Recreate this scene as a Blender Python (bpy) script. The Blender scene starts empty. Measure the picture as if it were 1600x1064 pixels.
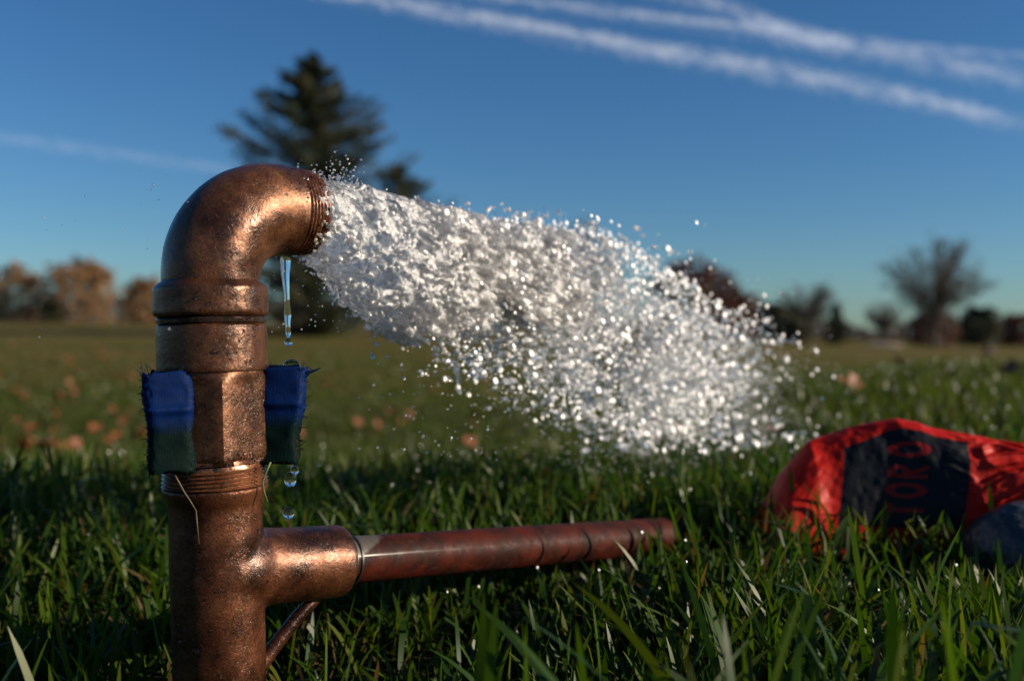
import bpy, bmesh, math, random
import numpy as np
from mathutils import Vector, Matrix

R = math.radians
scene = bpy.context.scene
COL = scene.collection
rng = np.random.default_rng(7)
random.seed(7)

# ------------------------------------------------------------------ camera
CAMZ = 0.20
F = 1500.0                     # focal length in pixels of the 1600 px wide photograph
ROLL = 0.5
cam_d = bpy.data.cameras.new('camera')
cam = bpy.data.objects.new('camera', cam_d); COL.objects.link(cam)
cam_d.sensor_width = 36.0
cam_d.lens = 36.0 * F / 1600
cam_d.clip_start = 0.01; cam_d.clip_end = 60000
cam.location = (0, 0, CAMZ)
cam.matrix_world = (Matrix.Translation((0, 0, CAMZ)) @ Matrix.Rotation(R(90 - 0.42), 4, 'X') @ Matrix.Rotation(R(ROLL), 4, 'Z'))
cam_d.dof.use_dof = True
cam_d.dof.focus_distance = 0.455
cam_d.dof.aperture_fstop = 5.8
scene.camera = cam

# ------------------------------------------------------------------ world, sun, exposure
SUN_EL = 20.0
SUN_AZ = 80.0                  # degrees from straight behind the camera towards the right
sd = Vector((math.sin(R(SUN_AZ)) * math.cos(R(SUN_EL)), -math.cos(R(SUN_AZ)) * math.cos(R(SUN_EL)), math.sin(R(SUN_EL))))
world = bpy.data.worlds.new('World'); scene.world = world
world.use_nodes = True
wn = world.node_tree; wn.nodes.clear()
wo = wn.nodes.new('ShaderNodeOutputWorld'); wb = wn.nodes.new('ShaderNodeBackground'); ws = wn.nodes.new('ShaderNodeTexSky')
ws.sky_type = 'NISHITA'; ws.sun_disc = False
ws.sun_elevation = R(SUN_EL); ws.sun_rotation = math.atan2(sd.x, sd.y)
ws.altitude = 100; ws.air_density = 1.0; ws.dust_density = 0.4; ws.ozone_density = 3.0
wb.inputs['Strength'].default_value = 0.053
hs = wn.nodes.new('ShaderNodeHueSaturation'); hs.inputs['Saturation'].default_value = 1.16
tn = wn.nodes.new('ShaderNodeMix'); tn.data_type = 'RGBA'; tn.blend_type = 'MULTIPLY'; tn.inputs[0].default_value = 1; tn.inputs[7].default_value = (.70, .98, 1.21, 1)
wn.links.new(ws.outputs[0], hs.inputs['Color']); wn.links.new(hs.outputs[0], tn.inputs[6]); wn.links.new(tn.outputs[2], wb.inputs[0]); wn.links.new(wb.outputs[0], wo.inputs[0])
sl = bpy.data.lights.new('sun', 'SUN'); sl.energy = 5.0; sl.angle = R(0.53); sl.color = (1.0, 0.85, 0.66)
so = bpy.data.objects.new('sun', sl); COL.objects.link(so)
so.rotation_euler = sd.to_track_quat('Z', 'Y').to_euler()
vs = scene.view_settings
vs.view_transform = 'Standard'; vs.look = 'None'; vs.gamma = 1; vs.use_curve_mapping = False
vs.exposure = 0.55
scene.render.engine = 'CYCLES'
cy = scene.cycles
cy.use_denoising = True
cy.max_bounces = 10; cy.transmission_bounces = 8; cy.transparent_max_bounces = 10; cy.glossy_bounces = 4; cy.diffuse_bounces = 5
cy.sample_clamp_indirect = 6.0
cy.use_adaptive_sampling = False

# ------------------------------------------------------------------ helpers
def hz(px):                                        # pixel row of the level horizon at column px
    return 521 + math.tan(R(ROLL)) * (px - 800)
def P(px, py, d):
    return np.array([(px - 800) / F * d, d, CAMZ - (py - hz(px)) / F * d])

def smooth(x, a, b):
    t = np.clip((x - a) / (b - a), 0, 1); return t * t * (3 - 2 * t)

def _hash(ix, iy, iz, s):
    n = (ix.astype(np.int64) * 73856093) ^ (iy.astype(np.int64) * 19349663) ^ (iz.astype(np.int64) * 83492791) ^ (s * 2654435761)
    n = (n ^ (n >> 13)) * 1274126177 & 0x7fffffff
    return (n ^ (n >> 16)) % 65536 / 65535.0
def noise3(p, s=1):                                # smooth value noise in -1..1
    p = np.asarray(p, float); f = np.floor(p); t = p - f; t = t * t * (3 - 2 * t); i = f.astype(np.int64)
    r = 0
    for dx in (0, 1):
        for dy in (0, 1):
            for dz in (0, 1):
                w = (t[..., 0] if dx else 1 - t[..., 0]) * (t[..., 1] if dy else 1 - t[..., 1]) * (t[..., 2] if dz else 1 - t[..., 2])
                r = r + w * _hash(i[..., 0] + dx, i[..., 1] + dy, i[..., 2] + dz, s)
    return r * 2 - 1
def fbm(p, o=4, s=1):
    r = 0; a = 1; tot = 0
    for k in range(o):
        r = r + a * noise3(np.asarray(p) * 2 ** k + 17.3 * k, s + k); tot += a; a *= .5
    return r / tot

def mesh_np(name, V, Fc, mats=(), smooth_=True, attrs=None):
    """V (n,3), Fc list/array of equal-length faces or list of arrays"""
    me = bpy.data.meshes.new(name)
    V = np.asarray(V, np.float32)
    if isinstance(Fc, np.ndarray):
        k = Fc.shape[1]; nf = len(Fc)
        me.vertices.add(len(V)); me.vertices.foreach_set('co', V.ravel())
        me.loops.add(nf * k); me.loops.foreach_set('vertex_index', Fc.astype(np.int32).ravel())
        me.polygons.add(nf); me.polygons.foreach_set('loop_start', np.arange(0, nf * k, k, dtype=np.int32))
        me.update(calc_edges=True)
    else:
        me.from_pydata([tuple(v) for v in V], [], [tuple(int(i) for i in f) for f in Fc]); me.update()
    if smooth_:
        me.polygons.foreach_set('use_smooth', np.ones(len(me.polygons), bool))
    for m in mats: me.materials.append(m)
    for an, av in (attrs or {}).items():
        a = me.attributes.new(an, 'FLOAT', 'POINT'); a.data.foreach_set('value', np.asarray(av, np.float32).ravel())
    return me
def obj(name, me, parent=None, loc=None):
    o = bpy.data.objects.new(name, me); COL.objects.link(o)
    if parent is not None: o.parent = parent
    if loc is not None: o.location = loc
    return o
def tag(o, label=None, cat=None, group=None, kind=None):
    if label: o['label'] = label
    if cat: o['category'] = cat
    if group: o['group'] = group
    if kind: o['kind'] = kind
    return o
def empty(name, loc, **k):
    o = bpy.data.objects.new(name, None); COL.objects.link(o); o.location = loc; o.empty_display_size = .05
    return tag(o, **k)

def sweep(path, radii, segs=64, close=True, sq=None):
    """tube along a path of points, rings parallel-transported; returns V, F(list)"""
    path = [Vector(p) for p in path]; n = len(path)
    tang = []
    for i in range(n):
        a = path[max(i - 1, 0)]; b = path[min(i + 1, n - 1)]
        t = (b - a)
        tang.append(t.normalized() if t.length > 1e-9 else (tang[-1] if tang else Vector((0, 0, 1))))
    up = Vector((0, 1, 0)) if abs(tang[0].y) < .9 else Vector((1, 0, 0))
    u = (up - tang[0] * up.dot(tang[0])).normalized()
    V = []; Fs = []
    for i in range(n):
        t = tang[i]; u = (u - t * u.dot(t)).normalized(); w = t.cross(u)
        for k in range(segs):
            a = 2 * math.pi * k / segs
            V.append(path[i] + (u * math.cos(a) + w * math.sin(a)) * radii[i])
    for i in range(n - 1):
        for k in range(segs):
            k2 = (k + 1) % segs
            Fs.append((i * segs + k, i * segs + k2, (i + 1) * segs + k2, (i + 1) * segs + k))
    if close:
        Fs.append(tuple(range(segs))[::-1]); Fs.append(tuple((n - 1) * segs + k for k in range(segs)))
    return [tuple(v) for v in V], Fs
def lathe_z(prof, segs=72, amp=0.0, seed=1, c=(0, 0)):
    """closed solid of revolution around z from (r,z) pairs, low to high; edges kept crisp by doubled rings"""
    V = []; Fs = []
    for (r, z) in prof:
        for k in range(segs):
            a = 2 * math.pi * k / segs
            V.append((c[0] + r * math.cos(a), c[1] + r * math.sin(a), z))
    for i in range(len(prof) - 1):
        for k in range(segs):
            k2 = (k + 1) % segs
            Fs.append((i * segs + k, i * segs + k2, (i + 1) * segs + k2, (i + 1) * segs + k))
    Fs.append(tuple(range(segs))[::-1]); Fs.append(tuple((len(prof) - 1) * segs + k for k in range(segs)))
    V = np.array(V)
    if amp:
        V = V + (fbm(V * 120, 3, seed) * amp)[:, None] * np.c_[V[:, 0], V[:, 1], V[:, 2] * 0] / .022
    return V, Fs
def densify(prof, step=.0012):
    out = [prof[0]]
    for a, b in zip(prof, prof[1:]):
        L = math.hypot(a[0] - b[0], a[1] - b[1]); n = max(1, int(L / step))
        for k in range(1, n + 1): out.append((a[0] + (b[0] - a[0]) * k / n, a[1] + (b[1] - a[1]) * k / n))
    return out
def frust(segs_list, sides=3):
    """segs_list rows: x0,y0,z0,x1,y1,z1,r0,r1 -> merged tapered prisms"""
    S = np.asarray(segs_list, float); n = len(S)
    a, b = S[:, :3], S[:, 3:6]; t = b - a; t /= np.linalg.norm(t, axis=1, keepdims=True) + 1e-9
    ref = np.where(np.abs(t[:, 2:3]) > .9, [[1., 0, 0]], [[0, 0, 1.]])
    u = np.cross(t, ref); u /= np.linalg.norm(u, axis=1, keepdims=True); w = np.cross(t, u)
    V = np.zeros((n, 2 * sides, 3))
    for k in range(sides):
        an = 2 * math.pi * k / sides; d = u * math.cos(an) + w * math.sin(an)
        V[:, k] = a + d * S[:, 6:7]; V[:, sides + k] = b + d * S[:, 7:8]
    Fq = np.array([[k, (k + 1) % sides, sides + (k + 1) % sides, sides + k] for k in range(sides)])
    Fa = (np.arange(n)[:, None, None] * 2 * sides + Fq[None]).reshape(-1, 4)
    return V.reshape(-1, 3), Fa
def bake(o, name=None):
    """apply the modifiers of o into a fresh mesh"""
    dg = bpy.context.evaluated_depsgraph_get(); dg.update()
    me = bpy.data.meshes.new_from_object(o.evaluated_get(dg), depsgraph=dg)
    o.modifiers.clear(); old = o.data; o.data = me
    if old and old.users == 0: bpy.data.meshes.remove(old)
    return o

# ------------------------------------------------------------------ materials
class NT:
    def __init__(s, name):
        s.m = bpy.data.materials.new(name); s.m.use_nodes = True; s.t = s.m.node_tree; s.t.nodes.clear()
        s.out = s.n('OutputMaterial')
    def n(s, typ, **k):
        nd = s.t.nodes.new('ShaderNode' + typ)
        for a, b in k.items(): setattr(nd, a, b)
        return nd
    def l(s, a, b): s.t.links.new(a, b)
    def pr(s, **k):
        p = s.n('BsdfPrincipled')
        for a, b in k.items():
            i = p.inputs[a.replace('_', ' ')]
            if isinstance(b, bpy.types.NodeSocket): s.l(b, i)
            else: i.default_value = (*b, 1) if isinstance(b, tuple) and len(b) == 3 else b
        return p
    def pos(s): return s.n('NewGeometry').outputs['Position']
    def oc(s): return s.n('TexCoord').outputs['Object']
    def noise(s, vec, scale, detail=4, rough=.55, dist=0):
        t = s.n('TexNoise'); s.l(vec, t.inputs['Vector'])
        t.inputs['Scale'].default_value = scale; t.inputs['Detail'].default_value = detail
        t.inputs['Roughness'].default_value = rough; t.inputs['Distortion'].default_value = dist
        return t.outputs['Fac']
    def ramp(s, fac, stops, interp='LINEAR'):
        r = s.n('ValToRGB'); s.l(fac, r.inputs[0]); e = r.color_ramp; e.interpolation = interp
        while len(e.elements) < len(stops): e.elements.new(.5)
        for el, (p, c) in zip(e.elements, stops):
            el.position = p; el.color = (*c, 1) if isinstance(c, tuple) else (c, c, c, 1)
        return r.outputs[0]
    def mix(s, fac, a, b, mode='MIX'):
        m = s.n('Mix', data_type='RGBA', blend_type=mode)
        for sock, v in ((m.inputs[0], fac), (m.inputs[6], a), (m.inputs[7], b)):
            if isinstance(v, bpy.types.NodeSocket): s.l(v, sock)
            else: sock.default_value = (*v, 1) if isinstance(v, tuple) else v
        return m.outputs[2]
    def math(s, op, a, b=0.0, clamp=False):
        m = s.n('Math', operation=op, use_clamp=clamp)
        for i, v in enumerate((a, b)):
            if isinstance(v, bpy.types.NodeSocket): s.l(v, m.inputs[i])
            else: m.inputs[i].default_value = v
        return m.outputs[0]
    def bump(s, h, strength, dist):
        b = s.n('Bump'); s.l(h, b.inputs['Height']); b.inputs['Strength'].default_value = strength; b.inputs['Distance'].default_value = dist
        return b.outputs[0]
    def attr(s, name): return s.n('Attribute', attribute_name=name).outputs['Fac']
    def done(s, sh, disp=None):
        s.l(sh.outputs[0] if hasattr(sh, 'outputs') else sh, s.out.inputs['Surface']); return s.m

def mat_bronze(name, bright, dark, red=(.12, .030, .014), rough=(.30, .55), grain=1.0):
    t = NT(name); v = t.oc()
    big = t.noise(v, 45, 5, .6); med = t.noise(v, 170, 4, .6); fine = t.noise(v, 1100, 3, .6); f2 = t.noise(v, 420, 3, .7)
    c = t.mix(t.ramp(big, [(.38, 0.0), (.62, 1.0)]), dark, bright)
    c = t.mix(t.ramp(med, [(.52, 0.0), (.70, .75)]), c, red)
    c = t.mix(t.ramp(fine, [(.38, .5), (.58, 0.0)]), c, (.022, .011, .007))
    c = t.mix(t.ramp(f2, [(.60, 0.0), (.74, .5)]), c, (.32, .16, .08))
    pits = t.noise(v, 260, 2, .5)
    c = t.mix(t.ramp(pits, [(.24, 1.0), (.28, 0.0)]), c, (.008, .005, .004))
    ro = t.math('ADD', t.ramp(big, [(.35, rough[0]), (.65, rough[1])]), t.math('MULTIPLY', t.math('SUBTRACT', fine, .5), .5))
    h = t.math('ADD', t.math('MULTIPLY', f2, .5), t.math('MULTIPLY', fine, .35))
    h = t.math('ADD', h, t.math('MULTIPLY', med, .8))
    p = t.pr(Base_Color=c, Metallic=.6, Roughness=ro, Normal=t.bump(h, .45 * grain, .0006))
    p.inputs['Coat Weight'].default_value = .25; p.inputs['Coat Roughness'].default_value = .12; p.inputs['Coat IOR'].default_value = 1.33
    t.l(t.bump(t.math('ADD', t.noise(v, 90, 3, .5), t.math('MULTIPLY', f2, 1.2)), .7, .001), p.inputs['Coat Normal'])
    return t.done(p)
M_bronze = mat_bronze('weathered_bronze', (.20, .078, .030), (.05, .019, .009), rough=(.24, .5))
M_bronze_dark = mat_bronze('stained_bronze', (.15, .050, .018), (.030, .011, .006), rough=(.26, .5))
M_thread = mat_bronze('thread_bronze', (.36, .15, .07), (.17, .06, .03), rough=(.22, .35), grain=.4)

def mat_lateral():
    t = NT('rusty_copper_pipe'); v = t.oc()
    a = t.noise(v, 60, 5, .6, .5); b = t.noise(v, 300, 4, .6)
    c = t.mix(t.ramp(a, [(.35, 0.0), (.6, 1.0)]), (.060, .008, .003), (.020, .005, .003))
    c = t.mix(t.ramp(b, [(.55, 0.0), (.7, .6)]), c, (.045, .02, .012))
    # bare grey end near the tee, with an oblique ragged border (position along the pipe is object x)
    sx = t.n('SeparateXYZ'); t.l(v, sx.inputs[0])
    e = t.math('ADD', sx.outputs[0], t.math('MULTIPLY', sx.outputs[2], -1.9))
    e = t.math('ADD', e, t.math('MULTIPLY', t.noise(v, 80, 4, .6), .012))
    bare = t.ramp(e, [(.000, 1.0), (.006, 1.0), (.0075, 0.0)])
    c = t.mix(bare, c, (.10, .088, .08))
    p = t.pr(Base_Color=c, Metallic=t.math('MULTIPLY', bare, .5), Roughness=t.ramp(b, [(.3, .45), (.7, .75)]),
             Normal=t.bump(t.math('ADD', b, a), .35, .0006))
    p.inputs['Coat Weight'].default_value = .05; p.inputs['Coat Roughness'].default_value = .15; p.inputs['Specular IOR Level'].default_value = .12
    return t.done(p)
M_lateral = mat_lateral()

def mat_simple(name, col, rough=.6, var=.3, scale=40, bump=.2, bd=.001, metallic=0, world=False):
    t = NT(name); v = t.pos() if world else t.oc()
    n = t.noise(v, scale, 5, .6)
    c = t.mix(n, tuple(x * (1 - var) for x in col), tuple(min(1, x * (1 + var)) for x in col))
    p = t.pr(Base_Color=c, Metallic=metallic, Roughness=rough, Normal=t.bump(n, bump, bd))
    return t.done(p)
M_rubber = mat_simple('black_rubber', (.012, .012, .012), .45, scale=200)

def mat_tape():
    t = NT('blue_cloth_tape'); v = t.oc()
    sx = t.n('SeparateXYZ'); t.l(v, sx.inputs[0])
    n = t.noise(v, 240, 4, .6)
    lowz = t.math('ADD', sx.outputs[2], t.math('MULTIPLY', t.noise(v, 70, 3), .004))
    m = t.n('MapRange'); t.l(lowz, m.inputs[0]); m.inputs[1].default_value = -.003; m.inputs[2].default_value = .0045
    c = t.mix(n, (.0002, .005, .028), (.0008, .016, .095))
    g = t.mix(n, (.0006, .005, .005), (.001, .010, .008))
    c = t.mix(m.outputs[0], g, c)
    w = t.n('TexWave'); t.l(v, w.inputs['Vector']); w.inputs['Scale'].default_value = 500; w.inputs['Distortion'].default_value = 2
    p = t.pr(Base_Color=c, Roughness=.6, Normal=t.bump(t.math('ADD', t.math('MULTIPLY', w.outputs['Fac'], .15), n), .5, .0005))
    p.inputs['Specular IOR Level'].default_value = .08
    return t.done(p)
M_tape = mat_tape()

def mat_grass(name, dry=.12, far=False):
    t = NT(name); r = t.attr('rnd'); s = t.attr('along')
    c = t.ramp(r, [(.0, (.014, .038, .004)), (.35, (.026, .062, .006)), (.7, (.050, .086, .008)), (.88, (.078, .094, .012)), (.93, (.085, .055, .020)), (1., (.11, .07, .028))])
    if far: c = t.mix(.42, c, (.085, .095, .016))
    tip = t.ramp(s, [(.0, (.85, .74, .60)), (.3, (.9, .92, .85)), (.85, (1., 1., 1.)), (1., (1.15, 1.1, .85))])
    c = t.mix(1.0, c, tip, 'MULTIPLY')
    p = t.pr(Base_Color=c, Roughness=.42)
    p.inputs['Specular IOR Level'].default_value = .32
    tr = t.n('BsdfTranslucent'); t.l(t.mix(1.0, c, (1.3, 1.4, .4), 'MULTIPLY'), tr.inputs[0])
    mx = t.n('MixShader'); mx.inputs[0].default_value = .40
    t.l(p.outputs[0], mx.inputs[1]); t.l(tr.outputs[0], mx.inputs[2])
    return t.done(mx)
M_grass = mat_grass('grass_blade'); M_grass_far = mat_grass('mown_grass_blade', far=True)

def mat_ground():
    t = NT('lawn_ground'); v = t.pos()
    cd = t.n('VectorMath', operation='LENGTH'); t.l(v, cd.inputs[0])
    a = t.noise(v, .18, 5, .6); b = t.noise(v, 1.6, 5, .65); c_ = t.noise(v, 60, 4, .6)
    g = t.mix(t.ramp(b, [(.35, 0.0), (.65, 1.0)]), (.058, .070, .012), (.115, .095, .020))
    g = t.mix(t.ramp(a, [(.42, 0.0), (.62, .8)]), g, (.15, .088, .026))
    g = t.mix(t.ramp(t.noise(v, 5, 4, .7), [(.60, 0.0), (.72, .6)]), g, (.16, .075, .03))
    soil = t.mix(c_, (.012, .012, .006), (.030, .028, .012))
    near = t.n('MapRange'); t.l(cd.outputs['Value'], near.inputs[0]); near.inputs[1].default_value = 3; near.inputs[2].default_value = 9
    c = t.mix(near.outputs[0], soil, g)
    p = t.pr(Base_Color=c, Roughness=.95, Normal=t.bump(t.noise(v, 30, 5, .7), .8, .03))
    p.inputs['Specular IOR Level'].default_value = .1
    return t.done(p)
M_ground = mat_ground()

# ------------------------------------------------------------------ terrain
Ld = np.array([0, .15, .30, .45, .62, .8, 1.0, 1.4, 2, 3, 5, 9, 16, 30, 55, 80, 200, 4000])
Lz = np.array([.005, .005, .0, .0, .028, .042, .034, -.02, -.10, -.22, -.36, -.42, -.40, -.22, .25, .75, 1.6, 1.6])
Rd = np.array([0, .15, .25, .36, .45, .7, 1.0, 1.5, 2.5, 4, 7, 14, 30, 60, 100, 200, 4000])
Rz = np.array([.03, .045, .050, .035, .025, .042, .070, .092, .105, .06, -.12, -.45, -.62, -.66, -.62, -.6, -.6])
def ground_h(x, y):
    x = np.asarray(x, float); y = np.asarray(y, float)
    d = np.hypot(x, y); s = x / (d + 1e-6)
    dd = np.where(y > 0, np.maximum(y, d * .6), d * .6)
    w = smooth(s, -.10, .42) * np.where(y > 0, 1, .6)
    w = np.where(y > 0, w, smooth(s, -.10, .42) * .6 + 0 * w)
    w2 = np.where(y > 0, smooth(s, -.10, .42), smooth(s, -.10, .42))
    ld = np.log(dd + .02)
    zl = np.interp(ld, np.log(Ld + .02), Lz); zr = np.interp(ld, np.log(Rd + .02), Rz)
    z = zl * (1 - w2) + zr * w2
    p = np.stack([x, y, 0 * x], -1)
    z = z + .006 * noise3(p * 7.0, 3) * smooth(d, .2, .6) + .05 * noise3(p * .35, 4) * smooth(d, 3, 10) + .012 * noise3(p * 2.2, 5) * smooth(d, .8, 2)
    return z
def on_ground(px, py, dmax=80):
    for d in np.geomspace(.25, dmax, 600):
        q = P(px, py, d)
        if q[2] <= ground_h(q[0], q[1]) + .012: return q
    return P(px, py, dmax)

az = np.concatenate([np.linspace(-46, 46, 201), np.linspace(46, 314, 91)[1:-1]])
rr = np.concatenate([[.0], np.geomspace(.08, 4000, 300)])
A, RR = np.meshgrid(np.radians(az), rr)
gx = np.sin(A) * RR; gy = np.cos(A) * RR
gz = ground_h(gx, gy)
gv = np.stack([gx, gy, gz], -1).reshape(-1, 3)
na = len(az); ii = np.arange(len(rr) - 1)[:, None] * na; jj = np.arange(na)[None]; j2 = (jj + 1) % na
gf = np.stack([ii + jj, ii + na + jj, ii + na + j2, ii + j2], -1).reshape(-1, 4)
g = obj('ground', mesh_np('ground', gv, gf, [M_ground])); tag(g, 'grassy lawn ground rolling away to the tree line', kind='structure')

# ------------------------------------------------------------------ contrails (high thin cloud streaks)
def mat_cloud(name, dens):
    t = NT(name); u = t.attr('across'); l = t.attr('along')
    cb = t.n('CombineXYZ'); t.l(l, cb.inputs[0]); t.l(u, cb.inputs[1])
    n1 = t.noise(cb.outputs[0], 3.5, 5, .6, .6)
    sc = t.n('VectorMath', operation='MULTIPLY'); t.l(cb.outputs[0], sc.inputs[0]); sc.inputs[1].default_value = (5, 1.6, 1)
    n2 = t.noise(sc.outputs[0], 2.6, 6, .65, .4)
    e = t.math('SUBTRACT', 1.0, t.math('ABSOLUTE', t.math('SUBTRACT', t.math('MULTIPLY', u, 2.0), 1.0)))
    e = t.math('SUBTRACT', t.math('ADD', e, t.math('MULTIPLY', t.math('SUBTRACT', n2, .5), 1.7)), .22)
    e = t.ramp(e, [(.0, 0.0), (.35, .35), (.9, 1.0)])
    e = t.math('MULTIPLY', e, t.attr('fade'))
    a = t.math('MULTIPLY', t.math('MULTIPLY', e, t.ramp(n1, [(.32, .12), (.62, 1.0)])), dens, True)
    df = t.n('BsdfDiffuse'); df.inputs[0].default_value = (.82, .90, .98, 1)
    tr = t.n('BsdfTranslucent'); tr.inputs[0].default_value = (.85, .92, 1, 1)
    m1 = t.n('AddShader'); t.l(df.outputs[0], m1.inputs[0]); t.l(tr.outputs[0], m1.inputs[1])
    tp = t.n('BsdfTransparent'); m2 = t.n('MixShader'); t.l(a, m2.inputs[0]); t.l(tp.outputs[0], m2.inputs[1]); t.l(m1.outputs[0], m2.inputs[2])
    return t.done(m2)
def contrail(pts, dens, label, H=1500):
    pts = np.array(pts, float); n = 60
    s = np.linspace(0, len(pts) - 1, n); k = np.arange(len(pts))
    q = np.stack([np.interp(s, k, pts[:, i]) for i in range(3)], -1)
    for _ in range(4): q[1:-1] = (q[:-2] + 2 * q[1:-1] + q[2:]) / 4
    V = []; ac = []; al = []; fa = []
    L = 0; prev = None
    for i in range(n):
        px, py, w = q[i]
        c = []
        for m in range(9):
            f = m / 8; y = py + (f - .5) * w
            d = (H - CAMZ) / ((hz(px) - y) / F)
            v = P(px, y, d); v[2] += 12 * math.sin(math.pi * f); c.append(v)
        if prev is not None: L += abs(px - prev) / 160
        prev = px
        V += c; ac += [m / 8 for m in range(9)]; al += [L] * 9; fa += [min(1, i / 4, (n - 1 - i) / 4)] * 9
    Fq = np.array([[i * 9 + m, i * 9 + m + 1, (i + 1) * 9 + m + 1, (i + 1) * 9 + m] for i in range(n - 1) for m in range(8)])
    me = mesh_np('contrail', V, Fq, [mat_cloud('cirrus', dens)], attrs={'across': ac, 'along': al, 'fade': fa})
    o = obj('contrail', me); tag(o, label, 'contrail', 'white contrails across the blue sky')
    return o
contrail([(380, -30, 34), (600, 8, 40), (800, 42, 50), (1000, 80, 54), (1200, 112, 58), (1400, 150, 54), (1620, 204, 44)], .62, 'longest white contrail sloping from top centre to the right edge')
contrail([(620, -18, 18), (900, 16, 34), (1080, 40, 36), (1200, 52, 60), (1300, 74, 64), (1400, 88, 60), (1500, 108, 60), (1660, 140, 56)], .5, 'white contrail above the longest one, merging with a wider streak')
contrail([(940, -22, 40), (1080, 0, 50), (1160, 28, 52), (1240, 56, 46), (1340, 78, 30)], .42, 'short broad white streak coming down from the top edge')
contrail([(1340, 68, 14), (1480, 82, 26), (1640, 96, 26)], .32, 'faint thin white streak at the upper right edge')
contrail([(-60, 208, 34), (100, 232, 36), (220, 248, 30), (370, 270, 26), (470, 286, 16)], .2, 'faint pale contrail left of the elbow of the pipe')

# ------------------------------------------------------------------ far trees
def mat_leafy(name, cols, rough=.7):
    t = NT(name); r = t.attr('rnd')
    c = t.ramp(r, [(i / (len(cols) - 1), x) for i, x in enumerate(cols)])
    p = t.pr(Base_Color=c, Roughness=rough)
    tr = t.n('BsdfTranslucent'); t.l(c, tr.inputs[0]); mx = t.n('MixShader'); mx.inputs[0].default_value = .2
    t.l(p.outputs[0], mx.inputs[1]); t.l(tr.outputs[0], mx.inputs[2]); return t.done(mx)
M_bark = mat_simple('grey_brown_bark', (.06, .045, .035), .9, world=True, scale=8)
M_needle = mat_leafy('spruce_needles', [(.010, .020, .006), (.022, .034, .010), (.042, .045, .014), (.065, .055, .02)])
M_brown = mat_leafy('brown_leaves', [(.09, .05, .025), (.19, .10, .04), (.27, .14, .05), (.17, .12, .05)])
M_rust = mat_leafy('rust_leaves', [(.035, .014, .012), (.07, .022, .016), (.13, .035, .015), (.05, .028, .02)])
M_green = mat_leafy('dark_green_leaves', [(.010, .018, .008), (.018, .032, .012), (.04, .045, .015), (.05, .035, .015)])
M_twig = mat_leafy('bare_twigs', [(.035, .030, .028), (.06, .048, .04), (.08, .062, .05), (.05, .04, .035)])

def leaf_cards(C, size, g, asp=.5, direc=None):
    n = len(C); d = g.normal(size=(n, 3)) if direc is None else direc + g.normal(size=(n, 3)) * .35
    d /= np.linalg.norm(d, axis=1, keepdims=True)
    e = np.cross(d, g.normal(size=(n, 3))); e /= np.linalg.norm(e, axis=1, keepdims=True)
    s = (size * g.uniform(.5, 1.4, n))[:, None]
    V = np.stack([C - d * s, C + e * s * asp, C + d * s, C - e * s * asp], 1).reshape(-1, 3)
    Fq = np.arange(4 * n).reshape(-1, 4)
    return V, Fq

def branch_tree(g, H, width, levels=5, vase=.5, trunk_frac=.22, r0=.03):
    segs = []; ends = []
    def grow(p, d, L, r, lv):
        n = 3; 
        for k in range(n):
            d2 = d + g.normal(size=3) * .10 + np.array([0, 0, .05]); d2 /= np.linalg.norm(d2)
            q = p + d2 * L / n; r2 = r * .86
            segs.append((*p, *q, r, r2)); p, d, r = q, d2, r2
            ends.append(q)
        if lv == 0: return
        for k in range(g.integers(3, 5) if lv > 1 else 3):
            a = g.uniform(0, 2 * math.pi); sp = g.uniform(.2, .62)
            u = np.cross(d, [math.cos(a), math.sin(a), .3]); u /= np.linalg.norm(u) + 1e-6
            nd = d * math.cos(sp) + u * math.sin(sp); nd[2] += .12
            nd /= np.linalg.norm(nd)
            grow(p, nd, L * g.uniform(.62, .85), r * .66, lv - 1)
    p0 = np.array([0, 0, -.1]); p1 = np.array([0, 0, H * trunk_frac])
    segs.append((*p0, *p1, r0 * H, r0 * H * .8))
    n0 = 7
    for k in range(n0):
        a = 2 * math.pi * k / n0 + g.uniform(-.3, .3); sp = vase * g.uniform(.35, 1.1)
        grow(p1, np.array([math.cos(a) * math.sin(sp), math.sin(a) * math.sin(sp), math.cos(sp)]), H * .26, r0 * H * .42, levels - 1)
    S = np.array(segs); E = np.array(ends)
    zmax = S[:, 5].max(); rad = np.percentile(np.hypot(S[:, 3], S[:, 4]), 98)
    sx = width / 2 / rad; sz = H / zmax
    for c in (0, 3): S[:, c] *= sx; S[:, c + 1] *= sx; S[:, c + 2] *= sz
    E = E * [sx, sx, sz]
    return S, E

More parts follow.
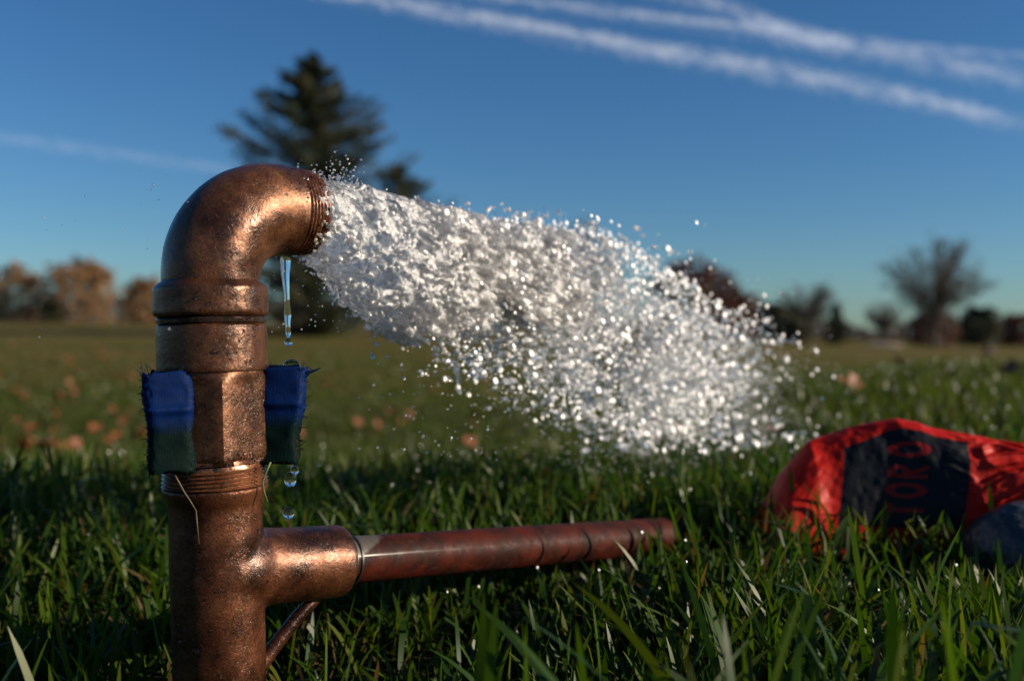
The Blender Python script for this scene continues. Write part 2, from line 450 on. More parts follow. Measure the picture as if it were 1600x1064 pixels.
def fan_tree(g, H, W, r0, n1=46):
    """limbs fanning from a short trunk out to a rounded crown, each with side twigs"""
    segs = [(0, 0, -.1, 0, 0, H * .34, r0 * H, r0 * H * .6)]; E = []
    for k in range(n1):
        a = g.uniform(0, 2 * math.pi); ph = math.asin(g.uniform(-.35, 1))
        rad = g.uniform(.82, 1.06)
        T = np.array([math.cos(a) * math.cos(ph) * W / 2 * rad, math.sin(a) * math.cos(ph) * W / 2 * rad, H * (.60 + .40 * math.sin(ph) * rad)])
        z0 = H * g.uniform(.14, .36); S0 = np.array([0, 0, z0]); Cc = np.array([T[0] * .35, T[1] * .35, z0 + (T[2] - z0) * .62])
        pr = S0; m = 9
        for q in range(1, m + 1):
            f = q / m; p = (1 - f) ** 2 * S0 + 2 * f * (1 - f) * Cc + f * f * T + g.normal(size=3) * W * .008
            segs.append((*pr, *p, r0 * H * .42 * (1 - f * .85), r0 * H * .42 * (1 - f * .9)))
            if f > .3:
                for _ in range(4):
                    d = (p - pr) / (np.linalg.norm(p - pr) + 1e-6) + g.normal(size=3) * .55; d /= np.linalg.norm(d)
                    L = H * g.uniform(.05, .13); e = p + d * L; segs.append((*p, *e, r0 * H * .10, r0 * H * .05)); E += [p + d * L * x for x in (.4, .8, 1.1)]
            pr = p
    return np.array(segs), np.array(E)

def broadleaf(name, px, top, base, wpx, d, mat, label, leaves=2500, leafsz=.18, seed=1, vase=.55, trunk_frac=.12, levels=4, r0=.02, cat='tree', fill=0):
    if mat is M_twig: fill = int(fill * .35); leaves = int(leaves * .55)
    elif fill: fill = int(fill * 2.3); leaves = int(leaves * .2)
    g = np.random.default_rng(seed)
    x = (px - 800) / F * d; z0 = float(ground_h(x, d))
    H = P(px, top, d)[2] - z0; W = wpx / F * d
    S, E = fan_tree(g, H, W, r0) if mat is M_twig else branch_tree(g, H, W, levels, vase, trunk_frac, r0)
    root = empty(name, (x, d, z0), label=label, cat=cat)
    tr = S[:1]; V, Fq = frust(tr, 8)
    obj('trunk', mesh_np('trunk', V, Fq, [M_bark]), root)
    thick = S[1:].copy(); thick[:, 6:] = np.maximum(thick[:, 6:], .0045 * H / 6)
    V, Fq = frust(thick, 3)
    obj('branches', mesh_np('branches', V, Fq, [M_bark]), root)
    C = E[g.integers(0, len(E), leaves)] + g.normal(size=(leaves, 3)) * H * .03
    if fill:
        zz = g.uniform(0, 1, fill) ** (1.0 if mat is M_twig else .8) * .97; an = g.uniform(0, 2 * math.pi, fill)
        if mat is M_twig: pf = np.interp(zz, [0, .15, .3, .5, .7, .85, 1], [.16, .28, .42, .8, 1, .85, .3])
        else: pf = np.sqrt(np.clip(1 - ((zz - .36) / .64) ** 2, 0, 1))
        rr0 = g.uniform(.1, 1, fill) ** .5 * pf
        q = np.stack([np.cos(an) * rr0, np.sin(an) * rr0, zz], -1)
        q = q * [W * .5, W * .5, H] * (1 + (.22 if mat is M_twig else .55) * fbm(q * 2.9 + seed, 3)[:, None] * [1, 1, .6])
        q = q[fbm(q * 9 / W + 9, 2, seed) > -.12]
        C = np.concatenate([C, q])
    C[:, 2] = np.maximum(C[:, 2], .05)
    if mat is M_twig:
        dr = C / [W * .5, W * .5, H] - [0, 0, .35]; dr /= np.linalg.norm(dr, axis=1, keepdims=True) + 1e-6
        V, Fq = leaf_cards(C, leafsz * 3.2, g, .07, dr)
    else: V, Fq = leaf_cards(C, leafsz, g, .55)
    rn = np.repeat(np.clip(.5 + .5 * noise3(C * 1.4, seed) + g.normal(size=len(C)) * .12, 0, 1), 4)
    obj('crown', mesh_np('crown', V, Fq, [mat], False, {'rnd': rn}), root)
    return root

def conifer(name, px, top, d, wbase, label, seed=1, bare=.02, n_wh=34, dens=1.0, upturn=.5, group=None, cards=.16, wmax=1.0):
    g = np.random.default_rng(seed)
    x = (px - 800) / F * d; z0 = float(ground_h(x, d)); H = P(px, top, d)[2] - z0; Rm = wbase / F * d / 2
    root = empty(name, (x, d, z0), label=label, cat='tree', group=group)
    V, Fq = frust([(0, 0, -.1, .02 * H, 0, H * .5, .02 * H, .011 * H), (.02 * H, 0, H * .5, 0, 0, H, .011 * H, .003 * H)], 8)
    obj('trunk', mesh_np('trunk', V, Fq, [M_bark]), root)
    segs = []; C = []; D = []
    for w in range(n_wh):
        f = bare + (1 - bare) * (w / n_wh) ** .9
        prof = min(wmax, (1 - f) * 1.0) * (1 if f > .12 else .75 + 2 * f)
        nb = g.integers(5, 8)
        for b in range(nb):
            a = g.uniform(0, 2 * math.pi)
            L = Rm * prof * g.uniform(.5, 1.18) + .1
            z = f * H + g.normal() * H * .008
            n = 8; pr = np.array([0, 0, z])
            for k in range(1, n + 1):
                s = k / n
                q = np.array([math.cos(a) * L * s, math.sin(a) * L * s, z + L * (upturn * s ** 2.0 * (.4 + .6 * (1 - f)) - .22 * s * (1 - f) + .35 * f * s)])
                segs.append((*pr, *q, .006 * H * (1 - s * .8) * (1.1 - f), .006 * H * (1 - s) * (1.1 - f) + .003))
                m = int(dens * (9 + 10 * L / Rm))
                off = g.normal(size=(m, 3)) * np.array([1, 1, .45]) * (L * .055 + .10) * (1.15 - s * .6)
                base = pr + (q - pr) * g.uniform(0, 1, (m, 1))
                C.append(base + off + [0, 0, -.04 * L]); dd = q - pr; dd = dd / (np.linalg.norm(dd) + 1e-6)
                D.append(np.tile(dd, (m, 1)))
                pr = q
    V, Fq = frust(segs, 3); obj('branches', mesh_np('branches', V, Fq, [M_bark]), root)
    C = np.concatenate(C); D = np.concatenate(D)
    V, Fq = leaf_cards(C, cards * H / 12, g, .22, D)
    rn = np.repeat(np.clip(.45 + .5 * noise3(C * 1.1, seed) + g.normal(size=len(C)) * .12, 0, 1), 4)
    obj('crown', mesh_np('crown', V, Fq, [M_needle], False, {'rnd': rn}), root)
    return root

conifer('spruce_tree', 486, 86, 40, 720, 'tall dark spruce standing behind the copper elbow', seed=4, upturn=.38, n_wh=34, wmax=.38, dens=2.1)
conifer('spruce_tree', 622, 256, 46, 460, 'shorter dark conifer right of the tall spruce behind the jet', seed=9, n_wh=24, dens=1.8, wmax=.4)
broadleaf('autumn_tree', 26, 422, 500, 110, 78, M_brown, 'brown-leaved tree at the far left edge of the lawn', 2600, .16, 21, fill=1800)
broadleaf('autumn_tree', 128, 408, 500, 118, 76, M_brown, 'rounded tan autumn tree with a dark gap on its left side', 4200, .17, 22, fill=2200)
broadleaf('autumn_tree', 228, 436, 505, 84, 80, M_brown, 'small brown autumn tree just left of the pipe collar', 2600, .16, 23, fill=2000)
broadleaf('shrub', 82, 468, 505, 40, 74, M_green, 'low dark green shrub left of the tan autumn tree', 1500, .14, 24, fill=500, cat='shrub')
broadleaf('autumn_tree', 1085, 408, 530, 150, 85, M_rust, 'broad maroon tree behind the end of the spray', 5200, .2, 25, fill=1800)
broadleaf('autumn_tree', 1140, 452, 532, 90, 80, M_rust, 'lower rust-brown tree beside the broad maroon tree', 3600, .17, 26, fill=2400)
broadleaf('autumn_tree', 915, 352, 520, 120, 70, M_twig, 'pale bare tree top showing behind the crest of the water jet', 2500, .10, 36, levels=5, vase=.5)
broadleaf('shrub', 1208, 478, 535, 76, 88, M_green, 'dark green bush right of the rust-brown trees', 2800, .16, 27, fill=2600, cat='shrub')
broadleaf('bare_tree', 1262, 446, 537, 92, 90, M_twig, 'small bare round-crowned tree behind the little spruce', 5000, .10, 28, levels=5, fill=1800, vase=.5)
conifer('spruce_tree', 1306, 474, 82, 56, 'small dark green spruce on the far lawn right of centre', seed=29, n_wh=18, dens=1.6, upturn=.15, cards=.3)
broadleaf('shrub', 1245, 500, 540, 50, 80, M_green, 'dark bush at the foot of the small bare tree', 1800, .14, 31, fill=1800, cat='shrub')
broadleaf('bare_tree', 1380, 472, 537, 52, 95, M_twig, 'little bare tree left of the big vase-shaped tree', 2600, .10, 30, levels=4, fill=1200, vase=.5)
broadleaf('bare_tree', 1460, 382, 545, 150, 70, M_twig, 'large bare tree with a vase-shaped crown at right', 9000, .085, 33, vase=.50, trunk_frac=.20, levels=6, r0=.026, fill=3200)
broadleaf('shrub', 1455, 488, 540, 80, 84, M_rust, 'brown undergrowth behind the trunk of the big bare tree', 2200, .14, 34, fill=1800, cat='shrub')
broadleaf('shrub', 1530, 482, 537, 66, 86, M_green, 'dark rounded bush between the big bare tree and right edge', 2400, .15, 32, fill=2600, cat='shrub')
broadleaf('shrub', 1592, 490, 537, 70, 90, M_rust, 'dark brown bush cut by the right edge of the photo', 2400, .15, 35, fill=2200, cat='shrub')
# a far-off wood that reads as one low dark mass
g_ = np.random.default_rng(50); n = 30000
ax = g_.uniform(-1.1, 1.1, n); dd = g_.uniform(150, 190, n)
tp = 2.6 + 1.6 * noise3(np.stack([ax * 26, ax * 0, ax * 0], -1), 8) + 1.4 * smooth(ax, .2, -.2)
C = np.stack([ax * dd, dd, ground_h(ax * dd, dd) + g_.uniform(0, 1, n) * tp], -1)
V, Fq = leaf_cards(C, .4, g_, .6)
rn = np.repeat(np.clip(.5 + .6 * noise3(C * .1, 3), 0, 1), 4)
o = obj('distant_wood', mesh_np('distant_wood', V, Fq, [mat_leafy('distant_foliage', [(.03, .03, .02), (.045, .034, .026), (.06, .04, .03), (.03, .034, .02)])], False, {'rnd': rn}))
tag(o, 'low dark wood along the horizon', kind='stuff')
# sand bunker and dark stump on the far right lawn
c = on_ground(1385, 541); gb = []
for k in range(24):
    a = 2 * math.pi * k / 24; r = 1 + .15 * math.sin(3 * a)
    gb.append((math.cos(a) * 1.25 * r, math.sin(a) * 3 * r))
V = [(x, y, float(ground_h(c[0] + x, c[1] + y) - ground_h(c[0], c[1])) + .03) for x, y in gb] + [(x * .6, y * .6, float(ground_h(c[0] + x * .6, c[1] + y * .6) - ground_h(c[0], c[1])) + .22) for x, y in gb]
Fs = [(k, (k + 1) % 24, 24 + (k + 1) % 24, 24 + k) for k in range(24)] + [tuple(24 + k for k in range(24))]
o = obj('sand_bunker', mesh_np('sand_bunker', V, Fs, [mat_simple('pale_sand', (.42, .30, .22), .9, .15)]), loc=(c[0], c[1], float(ground_h(c[0], c[1])))); tag(o, 'pale pinkish sand bunker far off on the right lawn', 'bunker', kind='structure')
def lump(name, px, py, w, h, mat, label, cat, seed):
    c = on_ground(px, py); d = c[1]; g = np.random.default_rng(seed)
    bm = bmesh.new(); bmesh.ops.create_icosphere(bm, subdivisions=3, radius=1); V = np.array([v.co[:] for v in bm.verts]); Fq = np.array([[v.index for v in f.verts] for f in bm.faces]); bm.free()
    V = V * (1 + .35 * fbm(V * 1.7 + seed, 3)[:, None]) * [w / F * d / 2, w / F * d / 2, h / F * d]
    o = obj(name, mesh_np(name, V, Fq, [mat]), loc=(c[0], c[1], float(ground_h(c[0], c[1])))); tag(o, label, cat); return o
lump('tree_stump', 1545, 553, 16, 14, M_bark, 'small dark stump on the lawn near the right edge', 'stump', 3)
lump('soil_heap', 1440, 571, 46, 9, mat_simple('dark_soil', (.03, .024, .016), .95), 'low dark heap of soil on the lawn below the big bare tree', 'soil heap', 4)

# ------------------------------------------------------------------ grass
def blades(n, dmin, dmax, umax, Lr, Wr, segs, seed, mat, keep=None, lean=.55, dry=.08, gpow=1.0, side=None):
    g = np.random.default_rng(seed)
    d = np.sqrt(g.uniform(dmin ** 2, dmax ** 2, n)) if gpow == 1 else dmin * (dmax / dmin) ** g.uniform(0, 1, n)
    u = g.uniform(-umax, umax, n) if side is None else g.uniform(side[0], side[1], n)
    x = u * d; y = d.copy()
    # tufts
    ok = noise3(np.stack([x * 14, y * 14, 0 * x], -1), 12) * .5 + noise3(np.stack([x * 45, y * 45, 0 * x], -1), 13) * .35 > g.uniform(-1.25, .25, n)
    if keep is not None: ok &= keep(x, y, u)
    x, y, u = x[ok], y[ok], u[ok]; n = len(x)
    L = g.uniform(Lr[0], Lr[1], n) * (1 + .25 * noise3(np.stack([x * 9, y * 9, 0 * x], -1), 14))
    tq = ((x + .138) * .736 + (y - .45) * .677); qq = (x + .138) * .677 - (y - .45) * .736
    L = np.where((tq > .05) & (tq < .37) & (qq > -.005) & (qq < .05), np.minimum(L, g.uniform(.016, .038, n)), L)
    pipe = (np.abs(u + .305) < .085) & (y < .47) & (y > .2); L = np.where(pipe, L * .55, L)
    W = g.uniform(Wr[0], Wr[1], n)
    a = g.uniform(0, 2 * math.pi, n); ln = np.abs(g.normal(0, lean, n)).clip(0, 1.5); cur = g.uniform(.0, 1., n) ** 1.5 * 1.2
    tw = g.uniform(-.9, .9, n); a2 = g.uniform(0, 2 * math.pi, n)
    dirx, diry = np.cos(a), np.sin(a)
    ring = []
    S = np.linspace(0, 1, segs + 1)
    px_, py_, pz_ = x.copy(), y.copy(), ground_h(x, y) - .003
    fold = g.uniform(0, 1, n) < .10; fs = g.uniform(.5, .8, n)
    for i, s in enumerate(S):
        if i:
            th = ln * .8 + cur * s ** 1.3 + np.where(fold & (s > fs), 1.3, 0)
            ds = L / segs
            px_ = px_ + np.sin(th) * dirx * ds; py_ = py_ + np.sin(th) * diry * ds; pz_ = pz_ + np.cos(th) * ds
        w = W * (.75 + .5 * s) * np.sqrt(max(0, 1 - s ** 3.2)) * .5 if i < segs else W * .02
        an = a2 + tw * s
        wx, wy = np.cos(an) * w, np.sin(an) * w
        ring.append(np.stack([np.stack([px_ - wx, py_ - wy, pz_], -1), np.stack([px_ + wx, py_ + wy, pz_ + .0], -1)], 1))
    V = np.stack(ring, 1).reshape(n, -1, 3)
    m = V.shape[1]
    fq = np.array([[2 * i, 2 * i + 1, 2 * i + 3, 2 * i + 2] for i in range(segs)])
    Fq = (np.arange(n)[:, None, None] * m + fq[None]).reshape(-1, 4)
    rn = g.uniform(0, .9, n); rn = np.where(g.uniform(0, 1, n) < dry, g.uniform(.92, 1, n), rn)
    along = np.tile(np.repeat(S, 2), n)
    tips = np.stack([px_, py_, pz_], -1)
    return V.reshape(-1, 3), Fq, np.repeat(rn, m), along, tips
def join_blades(name, lst, mat, label):
    V = []; Fq = []; rn = []; al = []; off = 0
    for v, f, r, a, _ in lst:
        V.append(v); Fq.append(f + off); rn.append(r); al.append(a); off += len(v)
    o = obj(name, mesh_np(name, np.concatenate(V), np.concatenate(Fq), [mat], True, {'rnd': np.concatenate(rn), 'along': np.concatenate(al)}))
    return tag(o, label, kind='stuff')
def lateral_gap(x, y, u):                      # keep blades out of the metal itself
    d1 = np.hypot(x + .140, y - .452) > .024
    # distance from the axis of the side pipe, and beneath it
    t = ((x + .138) * .736 + (y - .45) * .677); q = np.abs(-(x + .138) * .677 + (y - .45) * .736)
    return d1 & ~((t > 0) & (t < .35) & (q < .010))
near = [blades(19000, .16, 1.0, .75, (.028, .058), (.0020, .0038), 6, 1, None, lateral_gap),
        blades(420, .20, .8, .75, (.055, .085), (.0028, .0040), 8, 2, None, lateral_gap, lean=.5, dry=0),
        blades(1300, .42, .80, .75, (.038, .062), (.0022, .0036), 7, 8, None, lateral_gap, lean=.35, dry=0, side=(-.13, .6)),
        blades(70, .23, .37, .75, (.070, .10), (.0034, .0052), 9, 9, None, lateral_gap, lean=.4, dry=0, side=(-.12, .56)),
        blades(26000, .16, 1.1, .75, (.012, .030), (.0014, .0028), 4, 5, None, lateral_gap, lean=.9, dry=.15)]
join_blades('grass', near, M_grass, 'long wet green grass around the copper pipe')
mid = [blades(70000, 1.0, 3.2, .72, (.026, .052), (.0026, .0046), 3, 3, None),
       blades(60000, 3.2, 8.0, .66, (.03, .06), (.006, .010), 2, 4, None)]
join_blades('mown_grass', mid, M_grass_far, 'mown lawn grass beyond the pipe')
far = [blades(60000, 8, 40, .62, (.03, .055), (.02, .04), 2, 6, None, gpow=2)]
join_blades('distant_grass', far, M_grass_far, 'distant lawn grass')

# ------------------------------------------------------------------ standpipe
TILT = R(0.9)
PX, PY = P(341, 600, .45)[:2]
def zr(y): return CAMZ - (y - hz(336)) / F * .45
pipe = empty('copper_standpipe', (PX + .003, PY, 0.0), label='upright bronze irrigation standpipe with threaded elbow gushing water', cat='standpipe')
pipe.rotation_euler = (0, -R(1.7), 0)
def add(name, VF, mat, parent=pipe, sm=True, ang=35):
    V, Fs = VF; me = mesh_np(name, V, Fs, [mat], sm); o = obj(name, me, parent)
    if sm:
        me.set_sharp_from_angle(angle=R(ang))
    return o
# tee: upright body and side branch fused and smoothed like a casting
PHI_L = R(42.6); LD = Vector((math.cos(PHI_L), math.sin(PHI_L), -.110)).normalized()
zt = zr(891)
V1, F1 = lathe_z([(.0214, -.06), (.0212, .0), (.0211, zt - .03), (.0216, zt), (.0212, zt + .022), (.0216, zr(785)), (.0236, zr(768)), (.0243, zr(757))], 64)
bp = [Vector((0, 0, zt)) + LD * s for s in (0, .012, .020, .030, .045, .0655, .0672)]
V2, F2 = sweep(bp, [.0225, .0215, .0192, .0184, .0184, .0184, .0178], 48)
nv = len(V1)
V = list(map(tuple, V1)) + V2; Fs = F1 + [tuple(i + nv for i in f) for f in F2]
tee = obj('tee', mesh_np('tee', V, Fs, [M_bronze_dark], True), pipe)
md = tee.modifiers.new('r', 'REMESH'); md.mode = 'VOXEL'; md.voxel_size = .0011; md.use_smooth_shade = True
md = tee.modifiers.new('s', 'SMOOTH'); md.factor = .5; md.iterations = 10
bake(tee)
me = tee.data; co = np.zeros(len(me.vertices) * 3); me.vertices.foreach_get('co', co); co = co.reshape(-1, 3)
nr = np.zeros(len(me.vertices) * 3); me.vertices.foreach_get('normal', nr); nr = nr.reshape(-1, 3)
co += nr * (fbm(co * 160, 3, 3) * .00022)[:, None]; me.vertices.foreach_set('co', co.ravel()); me.update()
# threads above the tee
prof = [(.0228, zr(757))]
for k in range(5):
    z = zr(757) + (zr(727) - zr(757)) * k / 5; dz = (zr(727) - zr(757)) / 5
    prof += [(.0238 - .0001 * k, z + dz * .15), (.0240 - .0001 * k, z + dz * .35), (.0226, z + dz * .8), (.0226, z + dz)]
prof += [(.0222, zr(722))]
add('thread', lathe_z(densify(prof, .0007), 90, .0004, 4), M_thread)
# hex body
hv = R(-64); HR = .0262
def hexring(r, z, n=10):
    out = []
    for k in range(6):
        a0 = hv + k * math.pi / 3; p = Vector((math.cos(a0), math.sin(a0))) * r; q = Vector((math.cos(a0 + math.pi / 3), math.sin(a0 + math.pi / 3))) * r
        for m in range(n):
            f = m / n; v = p.lerp(q, f); 
            L = v.length; v = v * (min(L, r * .975) / L)
            out.append((v.x, v.y, z))
    return out
def circ(r, z, n=60): return [(r * math.cos(hv + 2 * math.pi * k / n), r * math.sin(hv + 2 * math.pi * k / n), z) for k in range(n)]
z0, z1 = zr(721), zr(578)
def blend(a, b, f): return [tuple(x * (1 - f) + y * f for x, y in zip(p, q)) for p, q in zip(a, b)]
rings = [circ(.0220, z0), circ(.0236, z0 + .0004), hexring(HR * .985, z0 + .0020)]
for k in range(1, 24): rings.append(hexring(HR, z0 + .002 + (z1 - z0 - .0065) * k / 24))
rings += [blend(hexring(HR, z1 - .0035), circ(.0246, z1 - .0035), .25), blend(hexring(HR * .99, z1 - .0016), circ(.0242, z1 - .0016), .7), circ(.0236, z1), circ(.020, z1 + .0005)]
V = np.array([v for r in rings for v in r]); n = 60
Fs = [(i * n + k, i * n + (k + 1) % n, (i + 1) * n + (k + 1) % n, (i + 1) * n + k) for i in range(len(rings) - 1) for k in range(n)]
V[:, :2] *= (1 + .006 * fbm(V * 220, 3, 6))[:, None]
add('hex_coupling', (V, Fs), M_bronze, ang=25)
# ring, nipple, collar
add('nipple', lathe_z(densify([(.0225, zr(580)), (.0249, zr(578)), (.0252, zr(573)), (.0250, zr(568)), (.0249, zr(520)), (.0247, zr(509)), (.0238, zr(506)), (.0226, zr(505))]), 90, .0003, 7), M_bronze)
add('sealing_ring', lathe_z(densify([(.0226, zr(507)), (.0246, zr(504)), (.0248, zr(499)), (.0240, zr(495)), (.0226, zr(493))]), 90, .0004, 8), mat_bronze('dark_wet_bronze', (.07, .05, .04), (.03, .022, .018), rough=(.15, .3)))
add('collar', lathe_z(densify([(.0226, zr(494)), (.0250, zr(494)), (.0259, zr(491)), (.0261, zr(488)), (.0260, zr(452)), (.0256, zr(449)), (.0236, zr(443)), (.0225, zr(441)), (.0215, zr(436))]), 90, .0004, 9), M_bronze)
# elbow
PHI = R(47); OD = Vector((math.cos(PHI), math.sin(PHI), .0)); ez = zr(446); Rb = .0355; top = ez + Rb + .0025
path = []; rad = []
path.append(Vector((0, 0, ez - .004))); rad.append(.0219); path.append(Vector((0, 0, ez))); rad.append(.0220)
nb = 44
for k in range(nb + 1):
    a = math.pi / 2 * k / nb
    path.append(OD * (Rb * (1 - math.cos(a))) + Vector((0, 0, ez + .0025 + Rb * math.sin(a)))); rad.append(.0221 + .0006 * math.sin(2 * a) + .0004 * a / 1.57)
for s in (.002, .004, .006): path.append(OD * (Rb + s) + Vector((0, 0, top))); rad.append(.0224)
V, Fs = sweep(path, rad, 80); V = np.array(V)
cen = np.repeat(np.array([p[:] for p in path]), 80, 0); nn = V - cen; nn /= np.linalg.norm(nn, axis=1, keepdims=True)
V += nn * (fbm(V * 70, 4, 11) * .00035 + fbm(V * 260, 3, 12) * .00016)[:, None]
elbow = add('elbow', (V, Fs), M_bronze, ang=60)
path = []; rad = []
def op(s): return OD * (Rb + s) + Vector((0, 0, top))
s = .0055; path.append(op(s)); rad.append(.0212); path.append(op(s + .0006)); rad.append(.0213)
pit = .0020
for k in range(6):
    b = s + .0012 + k * pit; c = .0221 - .00012 * k
    for q, r in ((.0, .0209), (.25, .0211), (.45, c - .0002), (.6, c), (.72, c), (.85, c - .0003), (1, .0209)):
        path.append(op(b + q * pit)); rad.append(r)
e = s + .0012 + 6 * pit
for q, r in ((.0008, .0209), (.0010, .0196), (.0006, .0188), (-.010, .0186), (-.02, .0186)): path.append(op(e + q)); rad.append(r)
V, Fs = sweep(path, rad, 96, close=False)
# keep ring frames facing the axis where the path doubles back
V = np.array(V); 
ax = np.array(OD[:]); w_ = np.cross(ax, [0, 0, 1]); N = len(path)
for i in range(N):
    for k in range(96):
        a = 2 * math.pi * k / 96
        V[i * 96 + k] = np.array(path[i][:]) + (w_ * math.cos(a) + np.array([0, 0, 1.]) * math.sin(a)) * rad[i]
V += (fbm(V * 300, 2, 13) * .00012)[:, None] * np.array([1, 1, 1])
add('outlet_thread', (V, Fs), M_thread, elbow, ang=50)
# casting mark pits and small nicks come from the material
# side pipe with its rubber ring
o = add('gasket', sweep([Vector((0, 0, zt)) + LD * t for t in (.0665, .0672, .0700, .0706)], [.0118, .0134, .0134, .0120], 48), M_rubber)
add('gasket', sweep([Vector((0, 0, zt)) + LD * t for t in (.0722, .0727, .0737, .0742)], [.0118, .01285, .01285, .0118], 48), M_rubber)
Lp = .333 - .0665
pts = [(t * Lp, .0) for t in np.linspace(0, 1, 60)]
path = [Vector((x, 0, 0)) for x, _ in pts] + [Vector((Lp + .0008, 0, 0)), Vector((Lp + .0002, 0, 0)), Vector((Lp - .01, 0, 0))]
rd = [.01215 + .0006 * x / Lp for x, _ in pts] + [.0118, .0108, .0107]
V = []; 
for p_, r_ in zip(path, rd):
    for k in range(48):
        a = 2 * math.pi * k / 48; V.append((p_.x, math.cos(a) * r_, math.sin(a) * r_))
Fs = [(i * 48 + k, (i + 1) * 48 + k, (i + 1) * 48 + (k + 1) % 48, i * 48 + (k + 1) % 48) for i in range(len(path) - 1) for k in range(48)]
V = np.array(V); V[:, 1:] *= (1 + .008 * fbm(V * 120, 3, 15))[:, None]
lat = add('side_pipe', (V, Fs), M_lateral, ang=50)
lat['label'] = 'rust-red side pipe with a bare grey patch next to the tee'
lat.location = Vector((0, 0, zt)) + LD * .0668
lat.rotation_euler = LD.to_track_quat('X', 'Z').to_euler()
# slanting brace below the branch
bdir = [Vector((0, 0, zt)) + LD * .055 + Vector((0, 0, -.016)), Vector((0, 0, zt - .026)) + LD * .042, Vector((0, 0, zt - .040)) + LD * .028, Vector((0, 0, zt - .055)) + LD * .014]
add('brace', sweep(bdir, [.0028, .0034, .0036, .0044], 16), M_bronze_dark)

# lugs wrapped in blue cloth tape, frayed at the edges
cv = Vector((PX, PY, 0)).normalized(); rt = Vector((cv.y, -cv.x, 0))      # away from the camera, and to the right
def lug(cx, cyd, w0, w1, h, yaw, slant, seed):
    g = np.random.default_rng(seed)
    zc = zr(652)
    lg = obj('lug', None, None) if False else None
    ctr = rt * cx + cv * cyd + Vector((0, 0, zc))
    # bronze lug inside
    V = []; 
    for z in (-h * .46, h * .46):
        for sx, sy in ((-1, -1), (1, -1), (1, 1), (-1, 1)): V.append((sx * w1 * .36, sy * .0035, z))
    Fs = [(0, 3, 2, 1), (4, 5, 6, 7), (0, 1, 5, 4), (1, 2, 6, 5), (2, 3, 7, 6), (3, 0, 4, 7)]
    me = mesh_np('lug', V, Fs, [M_bronze_dark], False); L = obj('lug', me, pipe); L.location = ctr
    L.rotation_euler = (0, 0, math.atan2(rt.y, rt.x) + yaw)
    # tape: rounded box shell with folds
    nu, nz = 72, 60; V = []
    for j in range(nz + 1):
        f = j / nz; z = (f - .5) * h
        wid = w0 * (1 - f) + w1 * f; wid += .0012 * math.sin(f * 9 + seed)
        shear = slant * (f - .5)
        fold = .0016 * math.exp(-((f - .64) / .05) ** 2)
        for i in range(nu):
            a = 2 * math.pi * i / nu; ca, sa = math.cos(a), math.sin(a); e = .35
            x = np.sign(ca) * abs(ca) ** e * wid / 2; y = np.sign(sa) * abs(sa) ** e * (.0062 + fold)
            V.append((x + shear, y - (f > .62) * .0010 * (f - .62) / .38 * -1, z))
    V = np.array(V)
    nzv = fbm(V * 160 + seed, 4, seed); edge = (np.abs(V[:, 0]) > .0075)
    V[:, 1] += nzv * .0007; V[:, 0] += nzv * .0009 + edge * g.normal(size=len(V)) * .00028
    V[-nu:, 2] += g.normal(size=nu) * .0007 + .0012 * np.sin(np.arange(nu) * .35 + seed); V[:nu, 2] += g.normal(size=nu) * .0006
    Fs = [(j * nu + i, j * nu + (i + 1) % nu, (j + 1) * nu + (i + 1) % nu, (j + 1) * nu + i) for j in range(nz) for i in range(nu)]
    Fs += [tuple(range(nu))[::-1], tuple(nz * nu + i for i in range(nu))]
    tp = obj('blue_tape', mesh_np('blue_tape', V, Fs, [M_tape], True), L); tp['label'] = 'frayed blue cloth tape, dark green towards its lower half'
    # loose threads
    segs = []
    for k in range(80):
        j = g.integers(0, nz + 1); i = g.choice([0, 1, 2, nu // 2, nu // 2 + 1, nu // 2 - 1, nu - 1]) if k % 4 else g.integers(0, nu)
        if not k % 4: j = nz if k % 8 else 0
        p = V[j * nu + i]; out = np.array([np.sign(p[0]) * (1 if k % 4 else .2), g.normal() * .4, g.normal() * .7 if k % 4 else (1 if j else -1)]); out /= np.linalg.norm(out)
        Ln = g.uniform(.0006, .0022)
        q = p + out * Ln; q2 = q + (out + g.normal(size=3) * .7) * Ln * .7
        segs += [(*p, *q, .00017, .00014), (*q, *q2, .00014, .00008)]
    if seed == 2:      # one long torn tuft at the upper right corner
        p = np.array([w1 / 2 + slant * .5 - .001, -.002, h * .46]); q = p + [.0035, 0, .0004]; q2 = q + [.0042, 0, .0016]
        segs += [(*p, *q, .0011, .0007), (*q, *q2, .0007, .0002), (*(p - [0, 0, .0016]), *(q - [.001, 0, .0014]), .0009, .0002)]
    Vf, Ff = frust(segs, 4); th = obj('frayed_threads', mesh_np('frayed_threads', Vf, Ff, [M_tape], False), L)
    return L
lug(-.0188, -.019, .0185, .0205, .0435, R(8), -.001, 1)
lug(.0300, -.006, .0185, .0215, .0435, R(-14), .0042, 2)

